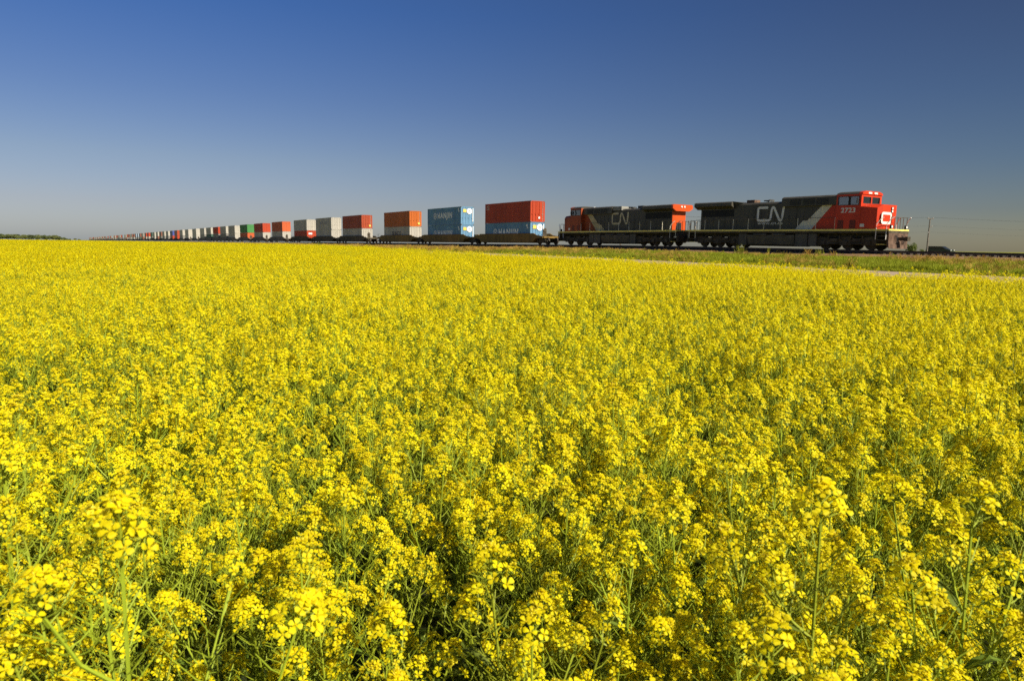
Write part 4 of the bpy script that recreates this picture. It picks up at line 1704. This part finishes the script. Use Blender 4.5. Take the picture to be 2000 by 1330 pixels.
gv = np.vectorize(g)
D_NEAR = 46
X, Y, A, P = field_points(-1.0, 30, D_NEAR)
d2 = np.hypot(X, Y)
thin = noise2(X, Y, 33, .8) + .5 * noise2(X, Y, 34, 3)
keep = (d2 > .50) & (rc.random(len(X)) < np.clip(.92 + .22 * thin, .5, 1.0))
X, Y, A, P, d2 = X[keep], Y[keep], A[keep], P[keep], d2[keep]
HS = height_scale(X, Y)
# no stem may stand taller than the lens within arm's reach
front = (Y > .15) & in_view(X, Y, -100, 2100, .25)
order = np.argsort(np.where(front, d2, 1e9))
near_idx = order[:300]
HS[d2 < .8] = np.minimum(HS[d2 < .8], .88)
is_near = np.zeros(len(X), bool)
is_near[near_idx] = True

# --- the nearest 300 plants, each an object of its own
HV = []
for k in range(4):
    hb, fl = head_parts(500 + k, 0, 23 + k)
    HV.append((hb.mesh('flower_head', CMATS, fix=False), fl))
FLV = []
rf = random.Random(77)
for k in range(5):
    mb = MB()
    flower(mb, Vector((0, 0, 0)), Vector((0, 0, 1)), .0100, rf, 0)
    FLV.append(mb.mesh('flower', CMATS, fix=False))
HVJ = []
for k in range(6):
    hb, fl = head_parts(500 + k, 0, 22 + k)
    for c, nv, sz in fl:
        flower(hb, c, nv, sz, rf, 0)
    HVJ.append(hb.mesh('flower_head', CMATS, fix=False))
TPL = []
for k in range(7):
    mb, heads, leaves = plant_template(900 + k, 0)
    st = mb.mesh('stem', CMATS, fix=False)
    lv = []
    for b, d, ln, wd in leaves:
        q = MB()
        leaf_geo(q, b, d, ln, wd, rf)
        lv.append(q.mesh('leaf', CMATS, fix=False))
    TPL.append((st, heads, lv))


def build_plant(k, detail):
    st, heads, lv = TPL[k]
    root = new_obj('canola_plant', None)
    new_obj('stem', st, root)
    for q in lv:
        new_obj('leaf', q, root)
    for M, hv in heads:
        if detail:
            hm, fl = HV[hv]
            ho = new_obj('flower_head', hm, root, M)
            for c, nv, sz in fl:
                a, b, n_ = frame_from(nv, rf)
                s_ = sz / .0100
                mm = Matrix(((a.x * s_, b.x * s_, n_.x * s_, c.x), (a.y * s_, b.y * s_, n_.y * s_, c.y), (a.z * s_, b.z * s_, n_.z * s_, c.z), (0, 0, 0, 1)))
                new_obj('flower', FLV[rf.randrange(5)], ho, mm)
        else:
            new_obj('flower_head', HVJ[rf.randrange(6)], root, M)
    return root


# a few tall plants the photograph shows by themselves: pixel of the top, depth, label
HEROES = [((232, 1015), .84, 'tall canola plant with large soft yellow flowers standing out at lower left'),
          ((960, 1085), 1.12, 'canola plant with a broad dense yellow flower cluster low in the middle'),
          ((1608, 950), 1.02, 'tall thin-stemmed canola plant with scattered open flowers at lower right'),
          ((1905, 965), 1.12, 'tall canola plant with bright clustered flowers near the lower right corner')]
proto = {}
nplant = 0
for hi_, ((hx, hy), dep, lab) in enumerate(HEROES):
    v = CD * dep + CR * ((hx - 1000) / FPX * dep) + CU * ((665 - hy) / FPX * dep)
    tp = Vector((0, 0, ZC)) + v
    k = (hi_ * 2 + 4) % 7
    st, heads, lv = TPL[k]
    topm = heads[0][0].translation
    rot = RNG.uniform(0, 6.28)
    s_ = tp.z / (topm.z + .05)
    o = build_plant(k, True)
    off = Matrix.Rotation(rot, 3, 'Z') @ Vector((topm.x, topm.y, 0)) * s_
    o.location = (tp.x - off.x, tp.y - off.y, 0)
    o.rotation_euler = (0, 0, rot)
    o.scale = (s_, s_, s_)
    tag(o, lab, 'canola plant', 'canola plants at the near edge')
    nplant += 1
for j, i in enumerate(near_idx[:300 - nplant]):
    k = j % 7
    det = j < 40
    key = (k, det)
    if key not in proto:
        proto[key] = o = build_plant(k, det)
    else:
        o = copy_tree(proto[key])
    o.location = (X[i], Y[i], g(A[i]) - .01)
    s_ = float(HS[i])
    o.scale = (s_, s_, s_)
    o.rotation_euler = (RNG.gauss(0, .05), RNG.gauss(0, .05), RNG.uniform(0, 6.28))
    tag(o, 'slender canola plant in bloom among its neighbours at the near edge of the field', 'canola plant', 'canola plants at the near edge')

# --- the rest of the crop
m1 = ~is_near & (d2 < 16)
m2 = ~is_near & (d2 >= 16)
src1 = [joined_plant(40 + k, 1) for k in range(8)]
src2 = [joined_plant(140 + k, 2) for k in range(6)]
coll = src_collection('canola_source', src1 + src2)
X2, Y2, A2, P2 = [np.concatenate(q) for q in zip(field_points(30, 90, 22), field_points(90, 205, 11))]
AX = np.concatenate([X, X2])
AY = np.concatenate([Y, Y2])
AA = np.concatenate([A, A2])
hs = np.concatenate([HS, height_scale(X2, Y2)])
sel = np.concatenate([~is_near, np.ones(len(X2), bool)])
IDX = np.where(np.hypot(AX, AY) < 16, rc.integers(0, 8, len(AX)), 8 + rc.integers(0, 6, len(AX)))
ROT = np.column_stack([rc.normal(0, .06, len(AX)), rc.normal(0, .06, len(AX)), rc.uniform(0, 6.28, len(AX))])
PTS = np.column_stack([AX, AY, gv(AA) - .01])
cf = scatter('canola_field', PTS[sel], ROT[sel], hs[sel], IDX[sel], coll)
tag(cf, kind='stuff')
print('canola instances', int(sel.sum()), 'objects', len(bpy.data.objects), 'stacks', nS)
